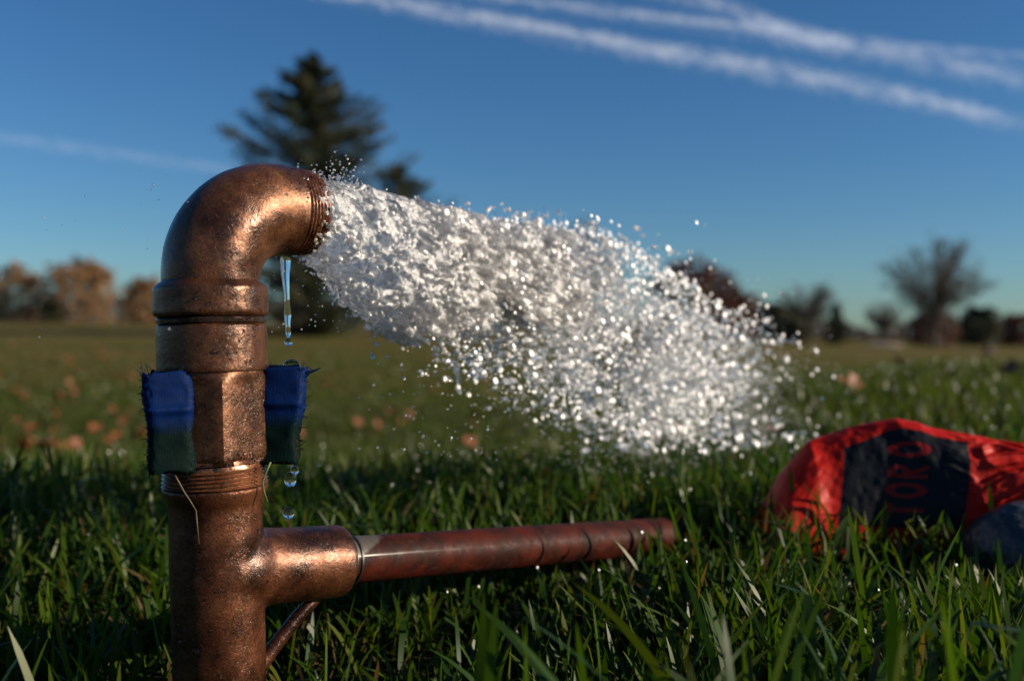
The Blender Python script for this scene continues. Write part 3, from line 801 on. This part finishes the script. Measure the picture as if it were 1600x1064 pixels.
# ------------------------------------------------------------------ water
def mat_water(name='clear_water'):
    t = NT(name); p = t.n('BsdfGlass'); p.inputs['Roughness'].default_value = 0.0; p.inputs['IOR'].default_value = 1.33
    p.inputs['Color'].default_value = (1, 1, 1, 1); return t.done(p)
M_water = mat_water()
PJ_ = R(55)
def mat_aerated(name, lo, hi, bump=1.0):
    """water broken up by air: clear where calm, white where full of bubbles"""
    t = NT(name); v = t.oc()
    mp = t.n('Mapping'); t.l(v, mp.inputs['Vector']); mp.inputs['Scale'].default_value = (.30, 1, 1); mp.inputs['Rotation'].default_value = (0, R(8), -PJ_)
    a = t.noise(mp.outputs[0], 110, 6, .72); b = t.noise(mp.outputs[0], 420, 4, .65)
    gl = t.n('BsdfGlass'); gl.inputs['Roughness'].default_value = .06; gl.inputs['IOR'].default_value = 1.33
    nb_ = t.bump(t.math('ADD', b, a), .8 * bump, .0022); t.l(nb_, gl.inputs['Normal'])
    df = t.n('BsdfDiffuse'); df.inputs[0].default_value = (.92, .91, .90, 1); t.l(nb_, df.inputs['Normal'])
    tl = t.n('BsdfTranslucent'); tl.inputs[0].default_value = (.95, .94, .93, 1)
    gs = t.n('BsdfGlossy'); gs.inputs['Roughness'].default_value = .20; t.l(nb_, gs.inputs['Normal'])
    fm = t.n('MixShader'); fm.inputs[0].default_value = .55; t.l(df.outputs[0], fm.inputs[1]); t.l(tl.outputs[0], fm.inputs[2])
    f2 = t.n('MixShader'); f2.inputs[0].default_value = .34; t.l(fm.outputs[0], f2.inputs[1]); t.l(gs.outputs[0], f2.inputs[2])
    mx = t.n('MixShader'); t.l(t.ramp(a, [(.455, lo), (.545, hi)]), mx.inputs[0]); t.l(gl.outputs[0], mx.inputs[1]); t.l(f2.outputs[0], mx.inputs[2])
    return t.done(mx)
M_jet = mat_aerated('aerated_water', .04, .80)
M_drop = mat_aerated('spray_water', .05, .62, .4)
t = NT('bright_droplet'); p = t.pr(Base_Color=(.9, .9, .9), Roughness=.3); p.inputs['Specular IOR Level'].default_value = 1.0; M_bead = t.done(p)
t = NT('mist_drop'); df = t.n('BsdfDiffuse'); df.inputs[0].default_value = (.93, .93, .93, 1); tl = t.n('BsdfTranslucent'); tl.inputs[0].default_value = (.93, .93, .93, 1)
mx = t.n('MixShader'); mx.inputs[0].default_value = .5; t.l(df.outputs[0], mx.inputs[1]); t.l(tl.outputs[0], mx.inputs[2]); M_mist = t.done(mx)

O0 = np.array([PX, PY, 0]) + np.array(op(e - .004)[:]) ; O0[2] = CAMZ + (hz(490) - 336) / F * (O0[1])
PJ = R(55); JD = np.array([math.cos(PJ), math.sin(PJ), 0]); JN = np.array([math.sin(PJ), -math.cos(PJ), 0])
TX = np.array([480, 500, 560, 640, 700, 760, 850, 900, 950, 1000, 1050, 1100, 1150, 1200, 1250, 1330, 1400])
TT = np.array([290, 290, 296, 316, 328, 343, 352, 352, 378, 415, 446, 486, 532, 578, 602, 622, 630])
TB = np.array([388, 394, 470, 548, 570, 588, 622, 644, 664, 678, 680, 674, 664, 652, 655, 650, 645])
def jet_pt(t, a, b):
    """t metres along the jet, a lateral -1..1, b vertical 0..1"""
    t = np.asarray(t, float)
    c = O0[None] + t[:, None] * JD[None]
    px = 800 + F * c[:, 0] / c[:, 1]
    yt = np.interp(px, TX, TT); yb = np.interp(px, TX, TB)
    h_ = 521 + math.tan(R(ROLL)) * (px - 800)
    zt_ = CAMZ - (yt - h_) / F * c[:, 1]; zb_ = CAMZ - (yb - h_) / F * c[:, 1]
    wl = np.interp(t, [0, .03, .1, .25, .5, .9], [.0160, .020, .032, .045, .065, .09])
    p = c + (a * wl)[:, None] * JN[None]
    p[:, 2] = zb_ + (zt_ - zb_) * b
    return p
g = np.random.default_rng(77)
# solid part of the jet: points grown into one lumpy skin
N = 62000
t_ = .003 + g.uniform(0, 1, N) ** 1.05 * .46
th = g.uniform(0, 2 * math.pi, N); rr_ = np.sqrt(g.uniform(0, 1, N))
a_ = rr_ * np.cos(th); b_ = .5 + .5 * rr_ * np.sin(th)
t_ = np.abs(t_)
pj = jet_pt(t_, a_, b_)
q = np.stack([t_ * 16, a_ * 1.3, b_ * 2.4], -1)
cl = fbm(q * 1.5, 3, 31); fi = fbm(np.stack([t_ * 60, a_ * 6, b_ * 14], -1), 3, 32)
thr = np.interp(t_, [0, .04, .09, .15, .20, .27, .36, .46], [-1.5, -1.0, -.5, -.14, .02, .12, .21, .34])
# the lower half breaks up first
thr = thr + np.interp(t_, [0, .02, .06, .2], [0, .30, .95, 1.05]) * np.clip((.58 - b_) / .58, 0, 1) + np.interp(t_, [.01, .05, .3], [0, .55, .3]) * (fbm(np.stack([t_ * 26, a_ * .8, b_ * 4.5], -1), 2, 35) - .30).clip(0, 1) * 2.2
ok = (cl * .6 + fi * .5 > thr)
pj = pj[ok]; tj = t_[ok]
pj = pj + (np.stack([noise3(pj * 90, 41), noise3(pj * 90, 42), noise3(pj * 90, 43)], -1) * np.interp(tj, [0, .07, .16, .3], [.0002, .0006, .003, .006])[:, None])
rj = np.interp(tj, [0, .05, .12, .25, .46], [.0030, .0028, .0022, .0018, .0016]) * np.exp(g.normal(size=len(tj)) * np.interp(tj, [0, .08, .2], [.08, .14, .30]) - .05).clip(.5, 1.6)
ch = []; cr_ = []
for k in range(6):       # each blob is drawn out along the flow into a ligament
    f = (k - 2.5) / 2.5; s_ = np.interp(tj, [0, .1, .2, .46], [.0120, .0100, .006, .0035]) * g.uniform(.3, 1.4, len(tj)) if k == 0 else s_
    if k == 0: sway = g.normal(size=(len(tj), 3)) * .18; sway[:, 2] -= np.interp(tj, [0, .46], [.1, .45])
    ch.append(pj + (JD + sway) * (f * s_)[:, None]); cr_.append(rj * (1 - .55 * abs(f)))
pj = np.concatenate(ch); rj = np.concatenate(cr_)
sp = []; sr = []
for k in range(46):
    t0 = g.uniform(.02, .30); L = g.uniform(.006, .022) if k % 6 else g.uniform(.022, .034); a0 = g.normal(0, .5)
    p0 = jet_pt(np.array([t0]), np.array([a0]), np.array([g.uniform(.04, .30)]))[0]; dv = np.array([0, 0, -1.]) + JD * g.uniform(.1, 1.0) + g.normal(size=3) * .12
    for q in np.linspace(0, 1, 26):
        sp.append(p0 + dv * L * q + g.normal(size=3) * .0002); sr.append(.0016 * (1 - .6 * q) + (.0012 if q > .94 else 0) + .0003 * math.sin(q * 14 + k))
pj = np.concatenate([pj, np.array(sp)]); rj = np.concatenate([rj, np.array(sr)])
me = bpy.data.meshes.new('jet_points'); me.vertices.add(len(pj)); me.vertices.foreach_set('co', pj.astype(np.float32).ravel())
at = me.attributes.new('rad', 'FLOAT', 'POINT'); at.data.foreach_set('value', rj.astype(np.float32)); me.update()
ng = bpy.data.node_groups.new('skin', 'GeometryNodeTree')
ng.interface.new_socket('Geometry', in_out='INPUT', socket_type='NodeSocketGeometry'); ng.interface.new_socket('Geometry', in_out='OUTPUT', socket_type='NodeSocketGeometry')
gi = ng.nodes.new('NodeGroupInput'); go = ng.nodes.new('NodeGroupOutput')
m2p = ng.nodes.new('GeometryNodeMeshToPoints'); p2v = ng.nodes.new('GeometryNodePointsToVolume'); v2m = ng.nodes.new('GeometryNodeVolumeToMesh')
na_ = ng.nodes.new('GeometryNodeInputNamedAttribute'); na_.data_type = 'FLOAT'; na_.inputs[0].default_value = 'rad'
ng.links.new(gi.outputs[0], m2p.inputs['Mesh']); ng.links.new(na_.outputs[0], m2p.inputs['Radius'])
ng.links.new(m2p.outputs[0], p2v.inputs['Points']); ng.links.new(na_.outputs[0], p2v.inputs['Radius'])
p2v.resolution_mode = 'VOXEL_SIZE'; p2v.inputs['Voxel Size'].default_value = .00095; p2v.inputs['Density'].default_value = 1
v2m.resolution_mode = 'GRID'; v2m.inputs['Threshold'].default_value = .3; v2m.inputs['Adaptivity'].default_value = .12
ng.links.new(p2v.outputs[0], v2m.inputs[0]); ng.links.new(v2m.outputs[0], go.inputs[0])
jet = obj('water_jet', me); md = jet.modifiers.new('skin', 'NODES'); md.node_group = ng
md = jet.modifiers.new('sm', 'SMOOTH'); md.factor = .5; md.iterations = 8
bake(jet)
co = np.zeros(len(jet.data.vertices) * 3, np.float32); jet.data.vertices.foreach_get('co', co); co = co.reshape(-1, 3).astype(float)
nr = np.zeros(len(jet.data.vertices) * 3, np.float32); jet.data.vertices.foreach_get('normal', nr); nr = nr.reshape(-1, 3)
al_ = (co - O0) @ JD; qq = np.stack([al_ * .35, (co - O0) @ JN, co[:, 2] + al_ * .25], -1)
co += nr * (fbm(qq * 300, 3, 91) * .0010 + fbm(qq * 90, 2, 92) * .0006)[:, None]
jet.data.vertices.foreach_set('co', co.astype(np.float32).ravel()); jet.data.update()
jm = jet.data; jm.materials.clear(); jm.materials.append(M_jet); jm.polygons.foreach_set('use_smooth', np.ones(len(jm.polygons), bool)); jm.update()
print('JET', len(jm.vertices), len(jm.polygons))
tag(jet, 'white foaming water jet gushing from the threaded elbow', 'water jet')

# spray: drops too many to count
def icos(sub):
    bm = bmesh.new(); bmesh.ops.create_icosphere(bm, subdivisions=sub, radius=1)
    V = np.array([v.co[:] for v in bm.verts]); Fq = np.array([[v.index for v in f.verts] for f in bm.faces]); bm.free(); return V, Fq
IV1, IF1 = icos(1); IV2, IF2 = icos(2)
def drops(C, r, stretch=None, sub=1, direc=JD, seed=3, wob=.18):
    V0, F0 = (IV1, IF1) if sub == 1 else (IV2, IF2)
    g = np.random.default_rng(seed); n = len(C)
    V = V0[None] * (r[:, None, None]) * (1 + wob * g.normal(size=(n, len(V0), 1)) * .5)
    if stretch is not None:
        dl = (V @ direc)[..., None]; V = V + dl * direc * (stretch[:, None, None])
    V = V + C[:, None, :]
    Fq = (np.arange(n)[:, None, None] * len(V0) + F0[None]).reshape(-1, 3)
    return V.reshape(-1, 3), Fq
N = 15000
t_ = .05 + g.beta(1.9, 1.8, N) * .57
a_ = g.normal(0, .55, N); b_ = np.minimum(g.normal(.46, .31, N), 1.05 + .05 * g.normal(size=N))
b_ = np.where((b_ < -.15) | (b_ > 1.1), g.uniform(-.1, .95, N), b_)
w = fbm(np.stack([t_ * 22, a_ * 1.6, b_ * 3.6], -1), 3, 51)
ok = (w > g.normal(.05, .06, N) + .10 * np.clip(.35 - b_, 0, 1) - .05 * (t_ > .42)) & ~((t_ < .12) & (b_ > .85))
t_, a_, b_ = t_[ok], a_[ok], b_[ok]
C = jet_pt(t_, a_, b_)
r = g.lognormal(math.log(.00088), .5, len(C)).clip(.0003, .0030) * np.interp(t_, [0, .2, .7], [.75, 1.0, 1.05])
keep = C[:, 2] > ground_h(C[:, 0], C[:, 1]) + .012
C, r, t_ = C[keep], r[keep], t_[keep]
V, Fq = drops(C, r, g.uniform(0, 2.2, len(C)) ** 1.3, 1, JD)
o = obj('spray_droplets', mesh_np('spray_droplets', V, Fq, [M_drop])); tag(o, 'cloud of water drops flying off the jet', kind='stuff')
# drops with a flat side turned so that they catch the sun
def glints(C, r, seed, spread=.16):
    g = np.random.default_rng(seed); n = len(C)
    v = np.array([0, 0, CAMZ]) - C; v /= np.linalg.norm(v, axis=1, keepdims=True)
    h = v + np.array(sd[:]); h /= np.linalg.norm(h, axis=1, keepdims=True)
    h = h + g.normal(size=(n, 3)) * spread; h /= np.linalg.norm(h, axis=1, keepdims=True)
    V = IV2[None] * r[:, None, None]
    dl = np.einsum('nvk,nk->nv', V, h)[..., None]
    V = V - dl * h[:, None, :] * .68 + C[:, None, :]
    return V.reshape(-1, 3), (np.arange(n)[:, None, None] * len(IV2) + IF2[None]).reshape(-1, 3)
n = 1500
tb = .05 + g.beta(1.9, 1.5, n) * .50
C1 = jet_pt(tb, g.normal(.2, .6, n), g.uniform(-.1, 1.02, n)); r1 = g.lognormal(math.log(.00125), .35, n).clip(.0006, .0026) * (1 + .3 * (C1[:, 1] - .45))
n = 1400                      # small ones on the face of the jet
tb = .02 + g.uniform(0, 1, n) ** .6 * .39; an = g.uniform(-math.pi / 2, math.pi / 2, n)
C2 = jet_pt(tb, np.cos(an) * 1.03, .5 + .5 * np.sin(an)) + g.normal(size=(n, 3)) * .002; r2 = g.lognormal(math.log(.00042), .4, n).clip(.0002, .0011) * np.interp(tb, [0, .2, .4], [.7, 1.2, 1.7])
C = np.concatenate([C1, C2]); r = np.concatenate([r1, r2]); k = C[:, 2] > ground_h(C[:, 0], C[:, 1]) + .02
V, Fq = glints(C[k], r[k], 5)
o = obj('glinting_drops', mesh_np('glinting_drops', V, Fq, [M_bead])); tag(o, 'bright sunlit drops scattered through the spray', kind='stuff')
# soft veil of very small drops
n = 26000
tb = .10 + g.beta(2.3, 1.6, n) * .55; aa = g.normal(0, .6, n); bb = g.normal(.42, .32, n)
w = fbm(np.stack([tb * 14, aa * 1.2, bb * 2.6], -1), 3, 55); k = w > g.normal(.06, .10, n)
C = jet_pt(tb[k], aa[k], np.clip(bb[k], -.25, 1.06)); r = g.uniform(.00022, .0006, len(C)); k = C[:, 2] > ground_h(C[:, 0], C[:, 1]) + .01
oc_v = np.array([[1, 0, 0], [-1, 0, 0], [0, 1, 0], [0, -1, 0], [0, 0, 1], [0, 0, -1.]]); oc_f = np.array([[0, 2, 4], [2, 1, 4], [1, 3, 4], [3, 0, 4], [2, 0, 5], [1, 2, 5], [3, 1, 5], [0, 3, 5]])
C = C[k]; r = r[k]; V = (oc_v[None] * r[:, None, None] + C[:, None]).reshape(-1, 3); Fq = (np.arange(len(C))[:, None, None] * 6 + oc_f[None]).reshape(-1, 3)
o = obj('water_mist', mesh_np('water_mist', V, Fq, [M_mist])); tag(o, 'fine mist of tiny drops around the jet', kind='stuff')
# fine splash above the outlet lip and stray drops around
C = []; rs = []
for k in range(150):
    s_ = abs(g.normal(0, 1)); an = g.uniform(.3, 2.2)
    C.append(P(500 + g.normal(18, 30) * .9, 290 - abs(g.normal(0, 20)), .49 + g.normal() * .015)); rs.append(g.uniform(.00022, .00062))
for k in range(80):
    C.append(P(g.uniform(420, 560), g.uniform(400, 520), .48 + g.normal() * .02)); rs.append(g.uniform(.00018, .00055))
for k in range(90):
    C.append(P(g.uniform(560, 800), g.uniform(560, 720), .56 + g.normal() * .05)); rs.append(g.uniform(.0003, .0009))
for k in range(26):
    C.append(P(g.uniform(60, 300), g.uniform(270, 620), .46 + g.normal() * .05)); rs.append(g.uniform(.0002, .0005))
V, Fq = drops(np.array(C), np.array(rs), None, 1)
o = obj('fine_spray', mesh_np('fine_spray', V, Fq, [M_drop])); tag(o, 'fine specks of water around the outlet', kind='stuff')
# dew and splash beads hanging on the grass blades
tips = np.concatenate([near[0][4], near[1][4], mid[0][4]]); 
uu = tips[:, 0] / tips[:, 1]
pr = np.where((tips[:, 1] > .55) & (tips[:, 1] < 2.6), 3.2, .4) * np.where(uu > -.1, 1.0, .5)
sel = g.uniform(0, 1, len(tips)) < pr * .006
C = tips[sel] + [0, 0, -.001]; r = g.uniform(.0004, .0009, len(C)) * (.6 + C[:, 1] * .75)
V, Fq = glints(C, r, 8, .1)
o = obj('dew_drops', mesh_np('dew_drops', V, Fq, [M_bead])); tag(o, 'sunlit beads of water on the grass tips', kind='stuff')

# drops clinging to the wet fittings
C = []; 
for k in range(150):
    z = g.choice([zr(g.uniform(448, 486)), zr(g.uniform(510, 572)), zr(g.uniform(700, 718)), zr(g.uniform(770, 1000))], p=[.3, .3, .1, .3])
    rr0 = .0260 if z > zr(490) else (.0250 if z > zr(576) else (.0258 if z > zr(724) else .0214))
    an = math.atan2(-1, .3) + g.normal(.25, .55); C.append((rr0 * math.cos(an), rr0 * math.sin(an), z))
C = np.array(C); r = g.lognormal(math.log(.00042), .4, len(C)).clip(.0002, .001)
V = IV2[None] * r[:, None, None] * [1, 1, 1.25] + C[:, None]; Fq = (np.arange(len(C))[:, None, None] * len(IV2) + IF2[None]).reshape(-1, 3)
o = obj('clinging_drops', mesh_np('clinging_drops', V.reshape(-1, 3), Fq, [M_water])); tag(o, 'beads of water clinging to the bronze fittings', kind='stuff')
o.matrix_world = Matrix.Translation(pipe.location) @ pipe.rotation_euler.to_matrix().to_4x4()

# thin trickle under the outlet and single falling drops
def tube_vr(pts):
    return sweep([Vector(p) for p in pts], [1] * len(pts), 20)
prof = [(402, 7.5, 0), (408, 8.2, 0), (416, 7.4, .5), (428, 6.6, 0), (440, 5.4, 1), (455, 4.6, 2.0), (470, 3.9, 3), (482, 4.7, 4), (492, 5.6, 4.2), (502, 4.6, 4.0), (512, 3.7, 4.5), (520, 4.2, 5), (526, 3.2, 5.4), (529, 1.6, 5.6)]
yy = np.array([p[0] for p in prof]); ys = np.linspace(402, 529, 70)
rw = np.interp(ys, yy, [p[1] for p in prof]); xo = np.interp(ys, yy, [p[2] for p in prof])
k_ = np.array([.25, .5, .25]); rw[1:-1] = np.convolve(rw, k_, 'valid'); xo[1:-1] = np.convolve(xo, k_, 'valid')
dD = .472
path = [P(445 + x_, y_, dD) for x_, y_ in zip(xo, ys)]
V, Fs = sweep(path, [r_ * dD / F for r_ in rw], 28)
o = obj('water_trickle', mesh_np('water_trickle', V, Fs, [M_water])); tag(o, 'thin clear trickle hanging from underneath the elbow outlet', 'trickle')
def fall(px, py, w, h, label):
    V = IV2 * 1.0; bm = None
    c = P(px, py, dD)
    bm = bmesh.new(); bmesh.ops.create_icosphere(bm, subdivisions=4, radius=1)
    V = np.array([v.co[:] for v in bm.verts]); Fq = np.array([[v.index for v in f.verts] for f in bm.faces]); bm.free()
    V = V * (1 + .05 * noise3(V * 1.3 + px, 3)[:, None]) * [w / 2, w / 2, h / 2] * dD / F
    o = obj('water_drop', mesh_np('water_drop', V, Fq, [M_water]), loc=c); tag(o, label, 'water drop', 'drops falling from the outlet')
fall(450.5, 535, 13, 11, 'round drop just below the tip of the trickle')
fall(456, 572, 27, 22, 'largest falling drop, level with the top of the right blue tape')
fall(462, 735, 13, 15, 'small drop touching the larger one beside the tee thread')
fall(455, 749, 19, 24, 'egg-shaped drop beside the thread above the tee')
fall(452.5, 802, 18, 19, 'lowest falling drop, right above the side branch of the tee')

# ------------------------------------------------------------------ straws stuck to the pipe
def straw(name, pts, w, mat, label, d=.43):
    path = [P(*p, d) for p in pts]; V, Fs = sweep(path, [w * (1 - .5 * i / len(path)) for i in range(len(path))], 8)
    o = obj(name, mesh_np(name, V, Fs, [mat])); tag(o, label, 'grass stem'); return o
M_straw = mat_simple('dry_straw', (.13, .085, .04), .5, scale=300)
M_stem = mat_simple('green_stem', (.09, .13, .03), .5, scale=300)
straw('dry_stem', [(272, 738), (280, 752), (290, 770), (299, 783), (308, 798)], .00034, M_straw, 'dry pale stem stuck to the front of the tee neck', .4235)
straw('dry_stem', [(308, 798), (310, 820), (313, 850)], .00026, M_straw, 'lower straight piece of dry stem on the tee body', .4235)
straw('curved_blade', [(424, 722), (417, 738), (412, 752), (414, 768), (420, 784)], .0005, M_stem, 'green curled blade hanging at the right of the tee thread', .44)

# ------------------------------------------------------------------ red printed cover
def sd_box(u, v, cx, cy, hx, hy): return np.maximum(np.abs(u - cx) - hx, np.abs(v - cy) - hy)
def sd_ring(u, v, cx, cy, rx, ry, w):
    k = np.sqrt(((u - cx) / rx) ** 2 + ((v - cy) / ry) ** 2); return np.abs(k - 1) * min(rx, ry) - w
def word(u, v):
    """signed distance (negative inside) of the letters T O R O, set one after the other along u in 0..4, height v 0..1"""
    T = np.minimum(sd_box(u, v, .5, .90, .36, .10), sd_box(u, v, .5, .5, .11, .5))
    O1 = sd_ring(u, v, 1.5, .5, .30, .42, .085)
    Rr = np.minimum(sd_box(u, v, 2.2, .5, .09, .5), np.maximum(sd_ring(u, v, 2.38, .73, .26, .20, .08), 2.2 - u))
    leg = np.maximum(np.abs((u - 2.30) - (.55 - v) * .62) - .10, np.maximum(v - .55, -v)); Rr = np.minimum(Rr, leg)
    O2 = sd_ring(u, v, 3.5, .5, .30, .42, .085)
    return np.minimum(np.minimum(T, O1), np.minimum(Rr, O2))
def mat_cover():
    t = NT('red_printed_plastic'); v = t.oc(); ink = t.attr('ink')
    n = t.noise(v, 60, 5, .6); w = t.noise(v, 500, 3, .6)
    red = t.mix(n, (.32, .006, .003), (.50, .013, .006)); blk = t.mix(n, (.004, .005, .008), (.008, .010, .015))
    f = t.ramp(ink, [(.49, 0.0), (.51, 1.0)])
    c = t.mix(f, t.mix(t.attr('letter'), red, (.24, .010, .008)), blk)
    p = t.pr(Base_Color=c, Roughness=t.ramp(n, [(.3, .38), (.7, .6)]), Normal=t.bump(t.math('ADD', w, t.math('MULTIPLY', n, 2.)), .3, .001))
    p.inputs['Specular IOR Level'].default_value = .14
    return t.done(p)
DC = .68
tx = np.array([1192, 1205, 1225, 1270, 1330, 1370, 1400, 1430, 1450, 1500, 1550, 1594])
tyv = np.array([828, 780, 740, 692, 671, 662, 656, 660, 668, 676, 684, 690])
bx = np.array([1192, 1300, 1400, 1500, 1540, 1570, 1594]); byv = np.array([850, 900, 905, 880, 835, 790, 752])
nu, nv = 260, 200
U, Vv = np.meshgrid(np.linspace(0, 1, nu), np.linspace(0, 1, nv))      # Vv 0 bottom front .. .62 crest .. 1 bottom back
pxs = 1192 + (1594 - 1192) * U
top_ = np.interp(pxs, tx, tyv); bot_ = np.interp(pxs, bx, byv)
vf = np.clip(Vv / .66, 0, 1); vb = np.clip((Vv - .66) / .34, 0, 1)
prof_f = np.sin(vf * math.pi / 2) ** .85
depth = DC - .035 * np.cos(vf * math.pi / 2) * 1.0 + .05 * vb
dwarp = .010 * np.sin(U * 5)
X = (pxs - 800) / F * DC
z_t = CAMZ - (top_ - (521 + math.tan(R(ROLL)) * (pxs - 800))) / F * DC; z_b = CAMZ - (bot_ - (521 + math.tan(R(ROLL)) * (pxs - 800))) / F * DC
Z = z_b + (z_t - z_b) * np.where(Vv < .66, prof_f, 1 - vb ** 1.6)
Y = depth + dwarp
p3 = np.stack([X, Y, Z], -1)
cr = fbm(np.stack([U * 6, Vv * 5, 0 * U], -1), 4, 61)
rid = np.abs(noise3(np.stack([U * 9 + Vv * 3, Vv * 26 + 1.5 * noise3(np.stack([U * 8, Vv * 3, 0 * U], -1), 66), 0 * U], -1), 62)) * smooth(U, .62, .8)
sag = .0015 * np.exp(-((U - .24) / .05) ** 2)
p3[..., 1] -= cr * .004 + rid * -.0035 - sag
p3[..., 2] += cr * .0022 * (Vv > .1) - rid * .002
ppy = 521 + math.tan(R(ROLL)) * (pxs - 800) + (CAMZ - Z) * F / DC
# ink field: black panel with the word reading upwards
slantx = pxs + (ppy - 740) * .18
panel = sd_box(slantx, ppy, 1398, 742, 92 - 0 * U, 66)
panel = np.maximum(np.abs(slantx - 1396) - 88, np.maximum(ppy - 812, (top_ + 13 + 9 * smooth(pxs, 1400, 1330)) - ppy))
lu = (800 - ppy) / 29.0 ; lv = (1428 - slantx) / 56.0
lt = word(lu, 1 - (1 - lv) ) if False else word(lu, lv)
ins = lt * 30
ink = np.where(panel < 0, 1.0, 0.0) * 0
sdf = np.maximum(panel, -(ins))            # negative -> black
ink = np.clip(.5 - sdf / 6.0, 0, 1)
ink = np.where(Vv > .66, 0, ink)
c0 = P(1395, 800, DC); 
V = (p3.reshape(-1, 3) - c0)
idx = np.arange(nu * nv).reshape(nv, nu)
Fq = np.stack([idx[:-1, :-1], idx[:-1, 1:], idx[1:, 1:], idx[1:, :-1]], -1).reshape(-1, 4)
me = mesh_np('printed_cover', V, Fq, [mat_cover()], True, {'ink': ink.ravel(), 'letter': (panel < 0).astype(float).ravel()})
cov = obj('printed_cover', me, loc=c0)
md = cov.modifiers.new('t', 'SOLIDIFY'); md.thickness = .0012; md.offset = -1; bake(cov)
tag(cov, 'crumpled red cover with a black printed panel lying in the grass at right', 'cover')

# ridged grey lump in front of the cover
bm = bmesh.new(); bmesh.ops.create_icosphere(bm, subdivisions=6, radius=1); V = np.array([v.co[:] for v in bm.verts]); Fq = np.array([[v.index for v in f.verts] for f in bm.faces]); bm.free()
c = P(1618, 868, .60)
V = V * (1 + .10 * fbm(V * 2.0, 4, 71)[:, None] + .018 * np.abs(noise3(V * [5, 5, 22], 72))[:, None] + .02 * fbm(V * 14, 3, 73)[:, None]) * [.041, .035, .034]
o = obj('grey_stone', mesh_np('grey_stone', V, Fq, [mat_simple('wet_grey_stone', (.018, .023, .028), .4, .5, 120, .6, .001)]), loc=c); tag(o, 'dark grey ridged stone below the right end of the red cover', 'stone')

# ------------------------------------------------------------------ fallen leaves
t = NT('orange_leaf'); r_ = t.n('ObjectInfo').outputs['Random']
c_ = t.ramp(r_, [(0, (.19, .042, .010)), (.5, (.32, .080, .018)), (1, (.26, .12, .04))])
p = t.pr(Base_Color=t.mix(t.noise(t.oc(), 60, 3), c_, (.16, .05, .02)), Roughness=.6); M_leaf = t.done(p)
def leaf_mesh(seed):
    g = np.random.default_rng(seed); n = 34; V = [(0, 0, 0)]; 
    for k in range(n):
        a = 2 * math.pi * k / n; r = .55 + .33 * abs(math.cos(2.5 * a)) ** .7 + .05 * g.normal()
        x, y = r * math.cos(a), r * math.sin(a)
        V.append((x * .5, y * .5, .18 * x * x + .14 * y * y * math.sin(seed) + .03 * g.normal()))
        
    V += [(x * .55, y * .55, z * .4 - .01) for x, y, z in V[1:]]
    Fs = []
    for k in range(n):
        k2 = (k + 1) % n; Fs += [(1 + k, 1 + k2, 1 + n + k2, 1 + n + k), (0, 1 + n + k, 1 + n + k2)]
    V += [(-.62, 0, .12), (-.62, .02, .12), (-.28, .01, .0)]; b = len(V) - 3; Fs.append((b, b + 1, b + 2))
    me = mesh_np('fallen_leaf', V, Fs, [M_leaf]); return me
LM = [leaf_mesh(s) for s in range(4)]
g = np.random.default_rng(5)
lp = [(36, 708, .10), (52, 706, .11), (68, 712, .10), (84, 704, .10), (100, 712, .08), (4, 712, .10), (118, 706, .08), (52, 674, .08), (86, 668, .07), (110, 690, .08), (148, 712, .06), (170, 700, .08),
      (186, 690, .09), (194, 668, .08), (210, 692, .10), (224, 688, .09), (108, 712, .07), (176, 646, .08), (130, 600, .07), (118, 640, .06), (580, 652, .11), (596, 660, .12), (640, 655, .10), (560, 668, .09),
      (612, 648, .10), (553, 632, .08), (590, 672, .09), (626, 664, .08), (735, 702, .09), (775, 654, .07), (690, 640, .08), (1335, 622, .05), (1318, 614, .04), (1580, 596, .06), (1586, 588, .05), (1404, 584, .06), (1212, 706, .03), (700, 618, .08)]
cl_pts = [on_ground(a, b) for a, b, _ in lp]; sz = [s * .78 for *_, s in lp]
for k in range(110):
    px = g.uniform(-20, 1100) if k % 3 else g.uniform(-20, 250); py = g.uniform(528, 690)
    cl_pts.append(on_ground(px, py, 40)); sz.append(g.uniform(.035, .075) * (1 + .04 * cl_pts[-1][1]))
for k, (c, s) in enumerate(zip(cl_pts, sz)):
    x, y = c[0], c[1]; o = obj('fallen_leaf', LM[k % 4], loc=(x, y, float(ground_h(x, y)) + .034 + s * .1))
    o.scale = (s, s, s); o.rotation_euler = (g.normal() * .5 + .5, g.normal() * .4, g.uniform(0, 6.28))
    upx = 800 + F * x / y
    if upx < 330: lb, gp = ('dry orange-brown leaf in the drift on the lawn left of the blue-taped pipe', 'fallen leaves left of the pipe')
    elif upx < 1120: lb, gp = ('dry orange-brown leaf on the lawn under and behind the water jet', 'fallen leaves behind the water jet')
    else: lb, gp = ('dry brown leaf on the sunlit rise of grass behind the red cover', 'fallen leaves on the right-hand rise')
    tag(o, lb, 'leaf', gp)
